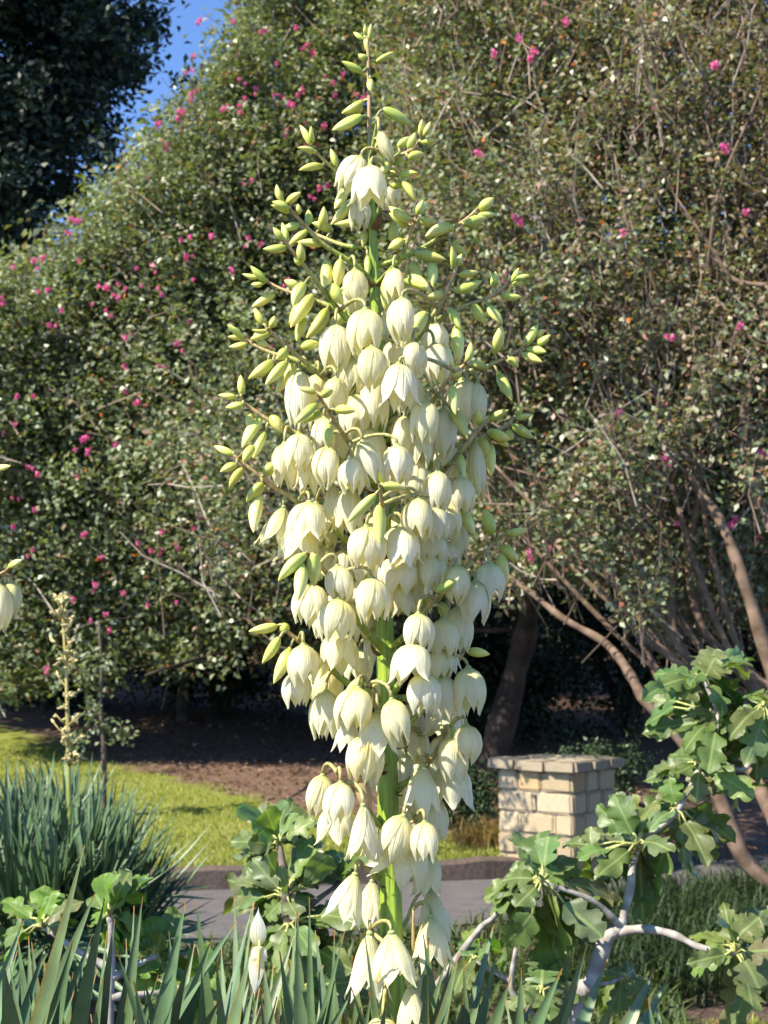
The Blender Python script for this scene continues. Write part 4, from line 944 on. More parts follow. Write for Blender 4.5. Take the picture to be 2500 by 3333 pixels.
BUD = {
'A': [(1520, 200, 1535, 65, 45), (1475, 160, 1475, 70, 35), (1500, 320, 1480, 140, 50), (1455, 205, 1375, 140, 45), (1500, 385, 1420, 350, 60), (1455, 520, 1275, 425, 65), (1580, 425, 1735, 335, 60), (1530, 590, 1530, 690, 65),
      (1460, 800, 1275, 900, 85), (1440, 940, 1195, 1060, 95), (950, 1220, 860, 1050, 60), (975, 1190, 960, 1055, 45), (1000, 1290, 845, 1250, 55), (1070, 1425, 865, 1460, 68), (1200, 1430, 1150, 1275, 62), (1290, 1625, 1195, 1810, 90),
      (1370, 1745, 1175, 1960, 88), (1470, 1960, 1215, 1980, 72), (1480, 2040, 1460, 2190, 72), (1440, 1640, 1615, 1670, 80), (1610, 1180, 1640, 1400, 95),
      (680, 1770, 630, 1620, 60), (720, 1790, 840, 1690, 68), (740, 1840, 600, 1775, 70), (745, 1875, 590, 1810, 60), (840, 1890, 830, 1800, 52), (930, 1990, 930, 1860, 72), (1040, 2040, 1075, 1840, 85), (1165, 2050, 990, 1980, 80),
      (840, 1990, 700, 2030, 70), (920, 2050, 760, 2170, 72), (1065, 2180, 850, 2160, 72), (685, 2135, 600, 2030, 58), (715, 2155, 680, 1990, 62)],
'B': [(50, 870, 300, 1010, 92), (410, 1130, 425, 990, 50), (445, 1130, 500, 1010, 52), (420, 1195, 545, 1180, 50), (190, 1250, 300, 1155, 72), (300, 1270, 355, 1120, 76), (290, 1345, 430, 1310, 76), (140, 1410, 250, 1290, 76), (120, 1370, 70, 1150, 72),
      (100, 1395, 25, 1500, 66), (200, 1510, 360, 1490, 60), (140, 1630, 260, 1540, 82), (240, 1580, 345, 1735, 76), (385, 1890, 430, 1770, 72), (400, 1965, 540, 1945, 74), (300, 1950, 130, 1830, 90), (290, 1995, 130, 1890, 80), (150, 1955, 170, 2170, 92),
      (250, 2140, 120, 2210, 84), (980, 1850, 1100, 1745, 90), (960, 1905, 1130, 1890, 60), (830, 1990, 1020, 1930, 90), (730, 2010, 490, 2090, 100)],
'C': [(720, 20, 520, 30, 76), (870, 150, 850, -10, 76), (870, 165, 800, 115, 70), (1100, 140, 1080, 415, 108), (1240, 130, 1210, 385, 102), (1150, 370, 1250, 545, 108), (1290, 620, 1155, 775, 112), (1500, 100, 1500, 275, 62), (890, 365, 795, 555, 102),
      (850, 425, 715, 345, 82), (970, 475, 785, 750, 112), (830, 560, 755, 735, 88), (890, 680, 825, 890, 92), (1110, 610, 935, 855, 112), (520, 340, 390, 210, 66), (450, 310, 310, 275, 46), (490, 370, 390, 370, 52), (600, 460, 410, 575, 76),
      (490, 760, 420, 620, 66), (570, 790, 600, 690, 68), (520, 830, 400, 812, 42), (560, 845, 390, 895, 66), (720, 1000, 635, 1085, 92), (860, 985, 1012, 940, 86), (590, 1110, 380, 1262, 96), (720, 1120, 540, 1315, 96), (800, 1130, 635, 1390, 102), (530, 1190, 450, 1268, 60),
      (300, 890, 165, 775, 60), (290, 895, 170, 880, 46), (340, 950, 185, 972, 66), (400, 900, 505, 815, 62), (430, 905, 540, 965, 82),
      (1000, 1420, 855, 1378, 56), (1050, 1450, 1155, 1400, 76), (1010, 1530, 825, 1695, 82), (1050, 1600, 880, 1690, 76), (1190, 1580, 1360, 1592, 82), (1130, 1720, 1130, 1925, 86),
      (285, 1440, 278, 1268, 66), (230, 1458, 82, 1440, 58), (300, 1530, 152, 1555, 66), (370, 1610, 350, 1745, 76), (470, 1665, 312, 1912, 102), (510, 1790, 410, 2015, 86), (400, 1930, 312, 2062, 82), (570, 1640, 665, 1785, 102),
      (210, 2010, 45, 1938, 66), (240, 2110, 98, 2172, 72)],
'D': [(100, 290, 80, 592, 106), (460, 640, 298, 905, 132), (560, 830, 715, 1125, 116), (450, 1120, 645, 1172, 96), (360, 70, 620, 125, 88), (700, -20, 845, 98, 72), (520, 150, 530, 365, 92), (320, 160, 402, 362, 88), (300, 280, 492, 425, 92), (260, 330, 445, 415, 80),
      (725, 215, 712, 28, 62), (760, 200, 803, 92, 62), (780, 285, 952, 258, 66), (740, 440, 972, 348, 88), (645, 460, 505, 482, 82), (690, 600, 785, 778, 82), (760, 770, 780, 1088, 108),
      (1110, 400, 1133, 265, 72), (1290, 350, 1352, 228, 52), (1330, 330, 1442, 290, 52), (1190, 480, 1362, 492, 68), (910, 560, 1032, 735, 88), (1060, 580, 1185, 735, 88), (1300, 370, 1390, 352, 46),
      (1120, 1040, 1183, 798, 98), (1430, 960, 1532, 778, 78), (1520, 890, 1600, 818, 62), (1530, 950, 1648, 868, 66), (1440, 1000, 1602, 1022, 72), (1390, 1040, 1562, 1112, 78), (1260, 1080, 1342, 1162, 72), (1060, 1180, 888, 1143, 72), (1160, 1230, 1278, 1462, 92),
      (860, 1110, 892, 948, 68), (730, 1280, 795, 1168, 92), (790, 1270, 965, 1555, 112), (720, 1350, 745, 1592, 88), (710, 1580, 845, 1825, 102),
      (985, 1730, 968, 1598, 72), (1070, 1690, 1237, 1598, 68), (1060, 1785, 1258, 1862, 92), (1120, 1850, 1245, 1930, 72), (1000, 1840, 1035, 2020, 90), (1080, 1900, 1092, 2185, 102),
      (1330, 1650, 1383, 1518, 58), (1340, 1670, 1468, 1633, 52), (1290, 1730, 1475, 1842, 82), (1260, 1770, 1303, 1855, 62), (800, 2020, 810, 2310, 92)],
'E': [(300, 70, 182, 235, 78), (545, 140, 565, 28, 92), (490, 215, 352, 375, 98), (460, 325, 408, 645, 108), (900, 895, 672, 1125, 102), (870, 990, 828, 1312, 112), (980, 895, 985, 1175, 122), (630, 1590, 388, 1637, 82), (650, 1705, 505, 1922, 92), (750, 1800, 615, 2105, 108), (740, 1585, 660, 1640, 82),
      (1575, 190, 1388, 128, 76), (1575, 325, 1337, 562, 96), (1610, 430, 1622, 755, 112)],
'F': [(50, 235, 248, 267, 78), (140, 450, 205, 768, 98), (600, 1370, 655, 1535, 92), (485, 1405, 492, 1288, 82), (555, 1262, 745, 1155, 78), (860, 1835, 1053, 1862, 78), (1100, 710, 1035, 488, 102), (1245, 700, 1418, 655, 72), (1175, 825, 1325, 955, 92), (1190, 885, 1240, 1170, 102), (810, 480, 915, 692, 98)],
'G': [(700, 20, 540, 135, 80), (830, 25, 850, 180, 95)],
'Z': [(1125, 218, 1142, 342, 42)],
}
for tile, lst in BUD.items():
    s_ = TILE[tile][2]
    for (x1, y1, x2, y2, wv) in lst:
        a = T(tile, x1, y1); c = T(tile, x2, y2)
        # depth of the nearest branch in the picture
        def pd(e):
            p = e[0]; q = P(a[0], a[1], p.y); return (p - q).length
        e = min(allp, key=pd); d = e[0].y - Y0 + random.uniform(-.012, .006)
        tl_ = math.hypot(c[0] - a[0], c[1] - a[1]) * .00033
        p0 = P(a[0], a[1], Y0 + d); p1 = P(c[0], c[1], Y0 + d + random.uniform(-.5, .3) * tl_)
        ax = p1 - p0; o = place('bud', random.choice(BUDM), yu); o.location = p0 - ROOT
        o.rotation_mode = 'QUATERNION'; o.rotation_quaternion = ax.normalized().to_track_quat('Z', 'Y') @ Quaternion((0, 0, 1), random.uniform(0, 6.28))
        wm = wv / s_ * (Y0 + d) / FPX * 1.2; o.scale = (wm, wm, ax.length * 1.15)
        big = min(1, max(0, (tl_ - .018) / .018)); ci = min(5, max(0, int(big * 3.2 + random.uniform(0, 2.2))))
        k = BUDC[ci]; o.color = (*[v * random.uniform(.92, 1.08) for v in k], 1)
        mid = e[0].lerp(p0, .5) + Vector((0, 0, .002))
        PED[e[1]].append(([e[0], mid, p0 + ax * .03], .0015))
# the branches, each with its own flower stalklets
for i, (bp, ay) in enumerate(BRANCH):
    b = MB(); m = len(bp); r0 = np.interp(ay, [500, 900, 2400, 3000], [.0022, .0034, .0042, .003])
    tt = [k / (m - 1) for k in range(m)]
    b.tube(bp, [r0 * (1 - .58 * t) for t in tt], 8, [mix3((.30, .38, .06), (.50, .33, .16), max(0, min(1, (t - .3) / .45)) * .9) for t in tt], ridge=.05)
    for q, r in PED[i]:
        b.tube(q, [r * (1.25 - .35 * k / (len(q) - 1)) for k in range(len(q))], 6, [mix3((.36, .42, .13), PNK, .35 + .25 * random.random())] * len(q))
    world_part('branch', b.V, b.F, M_STALK, yu, col=b.col)
for q, r in PED[-1]:
    b = MB(); b.tube(q, [r] * len(q), 6, [(.36, .40, .13)] * len(q)); world_part('flower_stalklet', b.V, b.F, M_STALK, yu, col=b.col)
# dry bracts at the branch roots
def bract_mesh(seed):
    rr = random.Random(seed); V = []; F = []; n = 5
    for i in range(n + 1):
        t = i / n; wv = .22 * (1 - t ** 1.5) + .01
        for c_ in (-1, 0, 1): V.append((c_ * wv, .12 * (c_ * c_) * (1 - t) + .35 * t * t * rr.uniform(.6, 1.2), t))
    for i in range(n):
        for k in range(2): q = i * 3 + k; F.append((q, q + 1, q + 4, q + 3))
    return mesh('bract', V, F, M_DRY)
BRM = [bract_mesh(k) for k in range(3)]
for (p, d) in bract_spots:
    for q in range(random.choice((1, 1, 2))):
        o = place('bract', random.choice(BRM), yu); dd = Vector((d.x, d.y, 0)).normalized() * .009
        o.location = p + dd + Vector((random.uniform(-.003, .003), -.004, -.004)) - ROOT; s = random.uniform(.012, .024); o.scale = (s, s, s)
        o.rotation_mode = 'QUATERNION'; o.rotation_quaternion = (Vector((d.x, d.y, 0)).normalized() * .8 + Vector((0, -.3, random.uniform(-.6, .5)))).to_track_quat('Z', 'Y')
# a withered tan flower low on the stalk
flower(yu, P(*T('G', 640, 950), Y0 - .05), P(*T('G', 730, 1270), Y0 - .055), 120 / 2.9625 * .00032, 'shut', (.72, .58, .40)); 
yu_last = [o for o in yu.children if o.name.startswith('flower')][-1]; yu_last['label'] = 'withered tan flower shrivelled shut'
e = attach(P(*T('G', 640, 950), Y0 - .05))

# sword leaves of the near yucca: (tile, tip, lower point, width px in tile, depth offset)
YL = [('K', 95, 1070, 150, 1548, 100), ('K', 458, 580, 270, 1350, 85), ('K', 130, 985, 20, 1300, 50), ('K', 515, 840, 330, 1300, 70), ('K', 565, 870, 480, 1250, 42), ('K', 500, 1060, 330, 1548, 62), ('K', 725, 910, 690, 1500, 52), ('K', 770, 860, 720, 1200, 40),
      ('K', 630, 1150, 770, 1548, 52), ('K', 1005, 870, 900, 1548, 90), ('K', 1060, 880, 1170, 1548, 78), ('K', 1280, 990, 930, 1548, 72), ('K', 1265, 860, 1275, 1350, 48), ('K', 1370, 890, 1250, 1548, 60), ('K', 1050, 1120, 1000, 1400, 42), ('K', 855, 1280, 770, 1548, 45),
      ('K', 1420, 1200, 1470, 1548, 46), ('K', 1590, 1060, 1480, 1420, 46), ('K', 1605, 940, 1625, 1548, 60), ('K', 1190, 1410, 1100, 1548, 60), ('K', 1520, 1400, 1530, 1548, 40), ('K', 335, 1440, 290, 1548, 45), ('K', 745, 1470, 720, 1548, 40), ('K', 300, 1300, 240, 1548, 55), ('K', 30, 1260, 60, 1548, 70),
      ('K', 245, 1120, 130, 1500, 45), ('K', 620, 980, 560, 1400, 46), ('K', 700, 1300, 640, 1548, 60), ('K', 560, 1290, 520, 1548, 60), ('K', 915, 1380, 890, 1548, 45), ('K', 410, 1290, 400, 1548, 55), ('K', 0, 1000, -120, 1400, 60),
      ('H', 560, 700, 572, 1600, 52), ('H', 467, 1060, 490, 1600, 72), ('H', 740, 930, 732, 1600, 46), ('H', 812, 940, 640, 1600, 46), ('H', 950, 930, 1025, 1600, 46), ('H', 660, 1180, 650, 1500, 42), ('H', 360, 1400, 382, 1600, 52), ('H', 855, 1330, 940, 1600, 62), ('H', 900, 1300, 740, 1600, 46), ('H', 470, 800, 455, 1500, 42),
      ('H', 1402, 1260, 1380, 1600, 62), ('H', 1590, 1040, 1500, 1600, 66), ('H', 1545, 1110, 1400, 1600, 50), ('H', 700, 1400, 690, 1600, 55), ('H', 1000, 1360, 980, 1600, 40), ('H', 170, 730, 60, 1400, 40), ('H', 210, 1330, 230, 1600, 50),
      ('I', 185, 1650, 40, 2205, 70), ('I', 192, 1830, 100, 2211, 46), ('I', 270, 1960, 205, 2211, 60), ('I', 548, 1910, 420, 2211, 62), ('I', 682, 1780, 520, 2211, 74), ('I', 792, 1860, 650, 2211, 82), ('I', 857, 2020, 770, 2211, 44), ('I', 1047, 1915, 900, 2211, 78), ('I', 1127, 1955, 980, 2211, 54), ('I', 1390, 2180, 1350, 2240, 40), ('I', 400, 2080, 330, 2211, 46), ('I', 130, 1980, 40, 2211, 56)]
for q in range(74):
    x_ = random.uniform(-40, 1560) if q < 62 else random.uniform(1500, 2150); y_ = random.uniform(3020, 3310) + (x_ > 1500) * 90
    YL.append(('X', x_, y_, x_ + random.uniform(-95, 60), y_ + 240, random.uniform(24, 44)))
HEADS = [Vector((-.46, 1.42, .72)), Vector((-.12, 1.5, .70)), Vector((.06, 1.56, .66)), Vector((.28, 1.6, .64))]
for i, (tile, tx, ty, bx_, by_, wv) in enumerate(YL):
    a = T(tile, tx, ty); c = T(tile, bx_, by_); s_ = TILE[tile][2]
    d = random.uniform(-.16, .16)
    if tile == 'H' and tx in (950,): d = -.13
    if tile == 'H' and 900 < tx < 1450 and tx != 950: d = random.choice((-.14, -.12))
    dirx, diry = c[0] - a[0], c[1] - a[1]; k = 1500 / max(diry, 60)
    k = min(k, 6)
    tip = P(a[0], a[1], Y0 + d); lo = P(c[0], c[1], Y0 + d * .8)
    dv = (lo - tip).normalized(); Lf = random.uniform(.50, .62)
    if dv.z > -.5: dv = Vector((dv.x, dv.y, -.5)).normalized()
    root_ = tip + dv * Lf; root_.y += -d * .35
    tl2 = max(.2, 1 - (lo - tip).length / Lf); tap = 1 if tl2 < .45 else 1 - ((tl2 - .45) / .55) ** 1.35
    wm = min(.052, wv / s_ * Y0 / FPX * 1.28 / max(.3, tap))
    fac = Vector((random.uniform(-.9, .5), -1, random.uniform(.0, .5)))
    tone = random.uniform(.8, 1.2); cb = (tone * random.uniform(.9, 1.05), tone, tone * random.uniform(.9, 1.1))
    V, F, uv, col = blade_mesh(root_, tip, wm, fac, cb, random.uniform(-.04, .06), edge=random.random() < .4, brown=random.choice((.012, .015, .03)))
    world_part('leaf', V, F, M_YLEAF, yu, uv=uv, col=col)
# lower skirt of leaves, below the frame, and the woody stems that carry the heads
for h in HEADS:
    for q in range(14):
        a = random.uniform(0, 6.28); e_ = random.uniform(-.25, .75)
        tip = h + Vector((math.cos(a) * math.cos(e_), math.sin(a) * math.cos(e_), math.sin(e_))) * random.uniform(.36, .5)
        if tip.z > 1.13 or tip.y < .75: continue
        tone = random.uniform(.75, 1.1)
        V, F, uv, col = blade_mesh(h + Vector((math.cos(a), math.sin(a), 0)) * .03, tip, .034, Vector((math.cos(a) * -.6, math.sin(a) * -.6, 1)), (tone, tone, tone), random.uniform(-.1, .03))
        world_part('leaf', V, F, M_YLEAF, yu, uv=uv, col=col)
    limb(yu, 'stem', [Vector((h.x * .6, 1.55, -.02)), Vector((h.x * .85, 1.53, .35)), h - Vector((0, 0, -.02))], .05, .035, [(.16, .12, .09), (.22, .17, .12)])

# fallen flower caught on the blades
ff = thing('fallen_flower', 'single fallen white flower caught upside down on a yucca blade tip', 'flower', P(*T('H', 205, 1050), 1.36))
for (x, y, L_, wv, ang, dep) in ((200, 1050, 275, 95, 180, 0), (195, 1060, 350, 90, 4, .002), (180, 1060, 130, 80, -40, -.004), (225, 1060, 120, 80, 42, -.004), (215, 1050, 200, 70, 12, .006), (190, 1050, 200, 60, -10, .008)):
    o = place('petal', PET[('shut', 1)][0], ff); c_ = P(*T('H', x, y), 1.36 + dep); o.location = c_ - Vector(ff.location)
    s = L_ / 2.183 * 1.36 / FPX; ww = wv / 2.183 * 1.36 / FPX
    o.rotation_euler = (0, R(-ang), 0) 
    o.rotation_mode = 'QUATERNION'; o.rotation_quaternion = Quaternion((0, 1, 0), R(ang)) @ Quaternion((0, 0, 1), R(-90)); o.scale = (ww * .8, ww * 1.9, s * 1.05); o.color = (1, 1, 1, 1)
b = MB(); q0 = P(*T('H', 205, 1050), 1.352); b.tube([q0 + Vector((0, 0, .006)), q0 - Vector((0, .002, .012)), q0 - Vector((0, .002, .03))], [.001, .0016, .0006], 6, [(.72, .56, .16)] * 3)
world_part('pistil', b.V, b.F, M_STALK, ff, col=b.col)

# second yucca, its spike just outside the picture on the left
y2 = thing('yucca_plant', 'second flowering yucca, only the bells and a bud on its side branch showing', 'yucca', (-.60, 1.62, 0))
R2 = Vector(y2.location); Y2 = 1.62
b = MB(); sp2 = [Vector((-.60, Y2, .5)), Vector((-.60, Y2, 1.1)), Vector((-.598, Y2, 1.6)), Vector((-.595, Y2, 2.1))]
b.tube(smooth_path(sp2, 4), list(np.linspace(.014, .004, 13)), 14, [GRN] * 13, ridge=.04); world_part('flower_stalk', b.V, b.F, M_STALK, y2, col=b.col)
def branch2(path, stalks):
    b = MB(); q = smooth_path(path, 4); b.tube(q, list(np.linspace(.0036, .0018, len(q))), 8, [mix3(GRN, PNK, i / len(q)) for i in range(len(q))])
    for s_ in stalks: b.tube(s_, [.0017] * len(s_), 6, [PNK] * len(s_))
    world_part('branch', b.V, b.F, M_STALK, y2, col=b.col)
top1 = P(-10, 1895, 1.6); top2 = P(36, 1892, 1.61); top3 = P(-90, 1900, 1.62)
branch2([Vector((-.598, Y2, 1.56)), P(-180, 1960, 1.62), P(-60, 1900, 1.61), P(20, 1858, 1.60)], [bez(P(-30, 1885, 1.61), P(-25, 1870, 1.6), top1 + Vector((0, 0, .012)), top1), bez(P(-5, 1872, 1.605), P(15, 1868, 1.6), top2 + Vector((0, 0, .01)), top2), [P(20, 1858, 1.6), P(30, 1845, 1.6)], bez(P(-90, 1915, 1.61), P(-90, 1895, 1.61), top3 + Vector((0, 0, .012)), top3)])
flower(y2, top1, P(-12, 2036, 1.6), 100 * 1.6 / FPX); flower(y2, top2, P(42, 1995, 1.62), 60 * 1.6 / FPX, 'shut'); flower(y2, top3, P(-100, 2040, 1.62), 100 * 1.6 / FPX)
for (x1, y1, x2, y2_, wv) in ((28, 1846, 72, 1822, 24), (-30, 1530, 36, 1516, 24), (-80, 1480, -40, 1440, 24), (-110, 1820, -60, 1790, 26)):
    p0 = P(x1, y1, 1.6); p1 = P(x2, y2_, 1.59); o = place('bud', random.choice(BUDM), y2); o.location = p0 - R2; o.rotation_mode = 'QUATERNION'; o.rotation_quaternion = (p1 - p0).normalized().to_track_quat('Z', 'Y'); wm = wv * 1.6 / FPX; o.scale = (wm, wm, (p1 - p0).length); o.color = (*BUDC[3], 1)
branch2([Vector((-.597, Y2, 1.66)), P(-150, 1600, 1.62), P(-30, 1530, 1.60)], [[P(-110, 1580, 1.61), P(-80, 1480, 1.6)]])
for q in range(7):
    z_ = random.uniform(1.3, 1.75); t_ = Vector((-.60 + random.uniform(-.09, .0), Y2 + random.uniform(-.06, .06), z_))
    flower(y2, t_, t_ - Vector((0, 0, .045)), .034); 
for q in range(16):
    a = random.uniform(0, 6.28); e_ = random.uniform(.1, 1.3); h = Vector((-.60, Y2, .5)); tip = h + Vector((math.cos(a) * math.cos(e_), math.sin(a) * math.cos(e_), math.sin(e_))) * random.uniform(.4, .52)
    V, F, uv, col = blade_mesh(h, tip, .036, Vector((-math.cos(a), -math.sin(a), .8)), (1, 1, 1), .02); world_part('leaf', V, F, M_YLEAF, y2, uv=uv, col=col)
limb(y2, 'stem', [Vector((-.60, Y2, -.02)), Vector((-.60, Y2, .3)), Vector((-.60, Y2, .52))], .05, .04, [(.16, .12, .09)])

# far yucca clump with a spent spike
YD = 4.6
yc = thing('yucca_clump', 'dense mound of narrow blue-green yucca blades with one spent flower spike', 'yucca', (P(150, 3000, YD).x, YD, 0))
heads = []
for (x, y, d) in [(40, 2900, 4.4), (150, 2880, 4.7), (260, 2880, 4.5), (120, 2760, 5.0), (230, 2740, 5.1), (330, 2850, 4.8), (380, 2930, 4.6), (-60, 2820, 4.7), (300, 2960, 4.3), (420, 3020, 4.5), (180, 2990, 4.2), (60, 3020, 4.2), (-120, 2960, 4.5), (20, 2760, 5.1)]:
    heads.append(P(x, y + 62, d))
cen = P(120, 3150, 4.6)
nleaf = 0; stuffV, stuffF, stuffUV, stuffC = [], [], [], []
for hi, h in enumerate(heads):
    for q in range(72):
        a = random.uniform(0, 6.28); e_ = random.uniform(-.7, .3) if q > 49 else math.acos(random.uniform(.05, .98)) if random.random() < .5 else random.uniform(.5, 1.45)
        out = (h - cen); out.z = 0; out *= 1.0
        v = Vector((math.cos(a) * math.cos(e_), math.sin(a) * math.cos(e_), math.sin(e_))) + out * 1.0 + Vector((0, 0, .35 if q < 50 else -.05))
        v.normalize(); tip = h + v * random.uniform(.27, .42)
        tone = random.uniform(.55, 1.0)
        V, F, uv, col = blade_mesh(h + v * .02, tip, random.uniform(.017, .025), Vector((-v.x + random.uniform(-.6, .3), -v.y - .4, .6)), (tone * .9, tone, tone * .95), random.uniform(-.10, .06), n=6, brown=.01)
        if nleaf < 290 and h.y < 5.05:
            world_part('leaf', V, F, M_YLEAF, yc, uv=uv, col=col); nleaf += 1
        else:
            k = len(stuffV); stuffV += V; stuffF += [tuple(k + i for i in f) for f in F]; stuffUV += uv; stuffC += col
if stuffV: world_part('rear_leaves', stuffV, stuffF, M_YLEAF, yc, uv=stuffUV, col=stuffC, kind='stuff')
for h in heads: limb(yc, 'stem', [Vector((cen.x + (h.x - cen.x) * .7, h.y, -.02)), Vector((h.x, h.y, h.z * .5)), h + Vector((0, 0, .02))], .028, .022, [(.07, .055, .04)], n=6)
YS = 4.75
sp3 = [P(228, 2760, YS), P(225, 2560, YS), P(222, 2400, YS), P(216, 2200, YS), P(208, 2060, YS), P(200, 1940, YS)]
qs = smooth_path(sp3, 5); m = len(qs); TAN = (.50, .40, .14)
b = MB(); b.tube(qs, list(np.linspace(.0095, .003, m)), 10, [mix3((.26, .34, .06), TAN, min(1, i / m * 1.5)) for i in range(m)], ridge=.04); world_part('spent_spike', b.V, b.F, M_STALK, yc, col=b.col)
for i in range(46):
    k = random.uniform(.30, .99); p = qs[int(k * (m - 1))]; a = random.uniform(0, 6.28); Lb = random.uniform(.04, .10) * (1.2 - k * .75)
    d_ = Vector((math.cos(a), math.sin(a) * .8, random.uniform(.5, 1.1))).normalized(); e2 = p + d_ * Lb
    b = MB(); b.tube([p, p.lerp(e2, .5) + Vector((0, 0, -.004)), e2], [.003, .0025, .002], 5, [TAN] * 3)
    for s_ in range(random.choice((2, 3, 4))):
        t_ = random.uniform(.4, 1); w_ = p.lerp(e2, t_); dd = Vector((random.uniform(-1, 1), random.uniform(-1, 1), random.uniform(-.3, .9))).normalized() * random.uniform(.016, .032)
        b.tube([w_, w_ + dd * .5, w_ + dd], [.0015, .0062, .001], 5, [(.52, .44, .20)] * 3)
    world_part('dry_side_branch', b.V, b.F, M_STALK, yc, col=b.col)

# ------------------------------------------------------------------ figs
def fig_leaf_mesh(seed, lobed):
    rr = random.Random(seed); V = []; F = []; uv = []; n = 26
    if lobed: a1, a2, n1, n2 = rr.uniform(.34, .44), rr.uniform(.40, .50), rr.uniform(.20, .30), rr.uniform(.18, .30); n1 -= .01; n2 += .0; a3 = rr.uniform(.26, .34); pr = [(0, .12), (.12, a1 * .96), (.27, a1), (.38, n1), (.49, a2), (.63, a2 * .97), (.73, n2), (.81, a3), (.91, a3 * .85), (1, .03)]
    else: pr = [(0, .05), (.08, .16), (.22, .30), (.38, .42), (.52, .49), (.64, .50), (.74, .44), (.80, .42), (.88, .34), (.95, .20), (1, .03)]
    ph = rr.uniform(0, 6); dr = rr.uniform(.05, .55); cup = rr.uniform(-.15, .38)
    for i in range(n + 1):
        t = i / n
        for c_ in (-1, -.66, -.33, 0, .33, .66, 1):
            hw = (cos_tab if lobed else lerp_tab)(pr, t) * (1 + rr.uniform(-.025, .025) * (abs(c_) == 1))
            if t > .88: hw = min(hw, .42 * math.sqrt(max(0, 1 - t) / .12) * .62 + .01)
            x = hw * c_; y = t + (.17 if lobed else .06) * hw * abs(c_) * (1 if t < .8 else (1 - t) / .2)
            z = cup * abs(x) - dr * t * t + .055 * math.sin(t * 11 + ph + c_ * 1.5) * abs(c_) - .35 * x * x
            V.append((x, y, z)); uv.append((x, t))
    for i in range(n):
        for k in range(6): q = i * 7 + k; F.append((q, q + 1, q + 8, q + 7))
    return mesh('leaf', V, F, M_FIG, uv=uv)
FLM = {1: [fig_leaf_mesh(k, True) for k in range(8)], 0: [fig_leaf_mesh(k + 9, False) for k in range(7)]}
FGC = [(.125, .170, .048), (.155, .205, .062), (.10, .145, .045), (.15, .185, .08)]
def fig_leaf(root, base, tip, wid, lobed, stalks, face=None, colr=None, node=None):
    ax = tip - base; L_ = ax.length; d = ax.normalized()
    f = face if face else Vector((random.uniform(-.9, .5), random.uniform(-1, -.2), random.uniform(.2, 1.1)))
    x = d.cross(f).normalized(); z = x.cross(d).normalized()
    mt = Matrix((x, d, z)).transposed()
    o = place('leaf', random.choice(FLM[lobed if random.random() < (.96 if lobed else .5) else 1 - lobed]), root); o.location = base - Vector(root.location); o.rotation_mode = 'QUATERNION'; o.rotation_quaternion = mt.to_quaternion()
    o.scale = (wid, L_, L_ * .9); k = colr or random.choice(FGC); o.color = (*[v * random.uniform(.85, 1.2) for v in k], 1)
    if node is not None: stalks.append([node, node.lerp(base, .5) + Vector((0, 0, .006)), base])
def fig(root, tile, D, clusters, lobed, jitter=.12):
    s_ = TILE[tile][2]; stalks = []
    for (cx, cy, dd, tips) in clusters:
        node = P(*T(tile, cx, cy), D + dd)
        for tp in tips:
            tx, ty, wv = tp[:3]
            dt = random.uniform(-jitter, jitter)
            if len(tp) > 3: bx_, by_ = tp[3], tp[4]
            else: bx_, by_ = cx + (tx - cx) * .25, cy + (ty - cy) * .25
            base = P(*T(tile, bx_, by_), D + dd + dt * .25); tip = P(*T(tile, tx, ty), D + dd + dt)
            fig_leaf(root, base, tip, wv / s_ * D / FPX * (1.32 if lobed else 1.5), lobed, stalks, node=node)
            for _ in range(random.choice((2, 3, 3)) if lobed else 3):
                k = 48 * s_ ; tx2, ty2 = tx + random.uniform(-k, k), ty + random.uniform(-k, k); d2 = random.uniform(.02, .22)
                base = P(*T(tile, cx + (tx2 - cx) * .3, cy + (ty2 - cy) * .3), D + dd + d2 * .4); tip = P(*T(tile, tx2, ty2), D + dd + d2)
                fig_leaf(root, base, tip, max(100, wv) / s_ * D / FPX * (1.25 if lobed else 1.45), lobed, stalks, node=node)
    for q in stalks:
        b = MB(); b.tube(q, [.0028, .0022, .002], 5, [(.42, .44, .14)] * 3)
        world_part('leaf_stalk', b.V, b.F, M_STALK, root, col=b.col)
FB = [(.32, .295, .265), (.40, .375, .34), (.26, .235, .21)]
FD = 2.65
fr = thing('fig_tree', 'fig with pale grey stems and deeply lobed leaves below the stone pillar', 'fig', (P(*T('I', 600, 2200), FD).x, FD, 0))
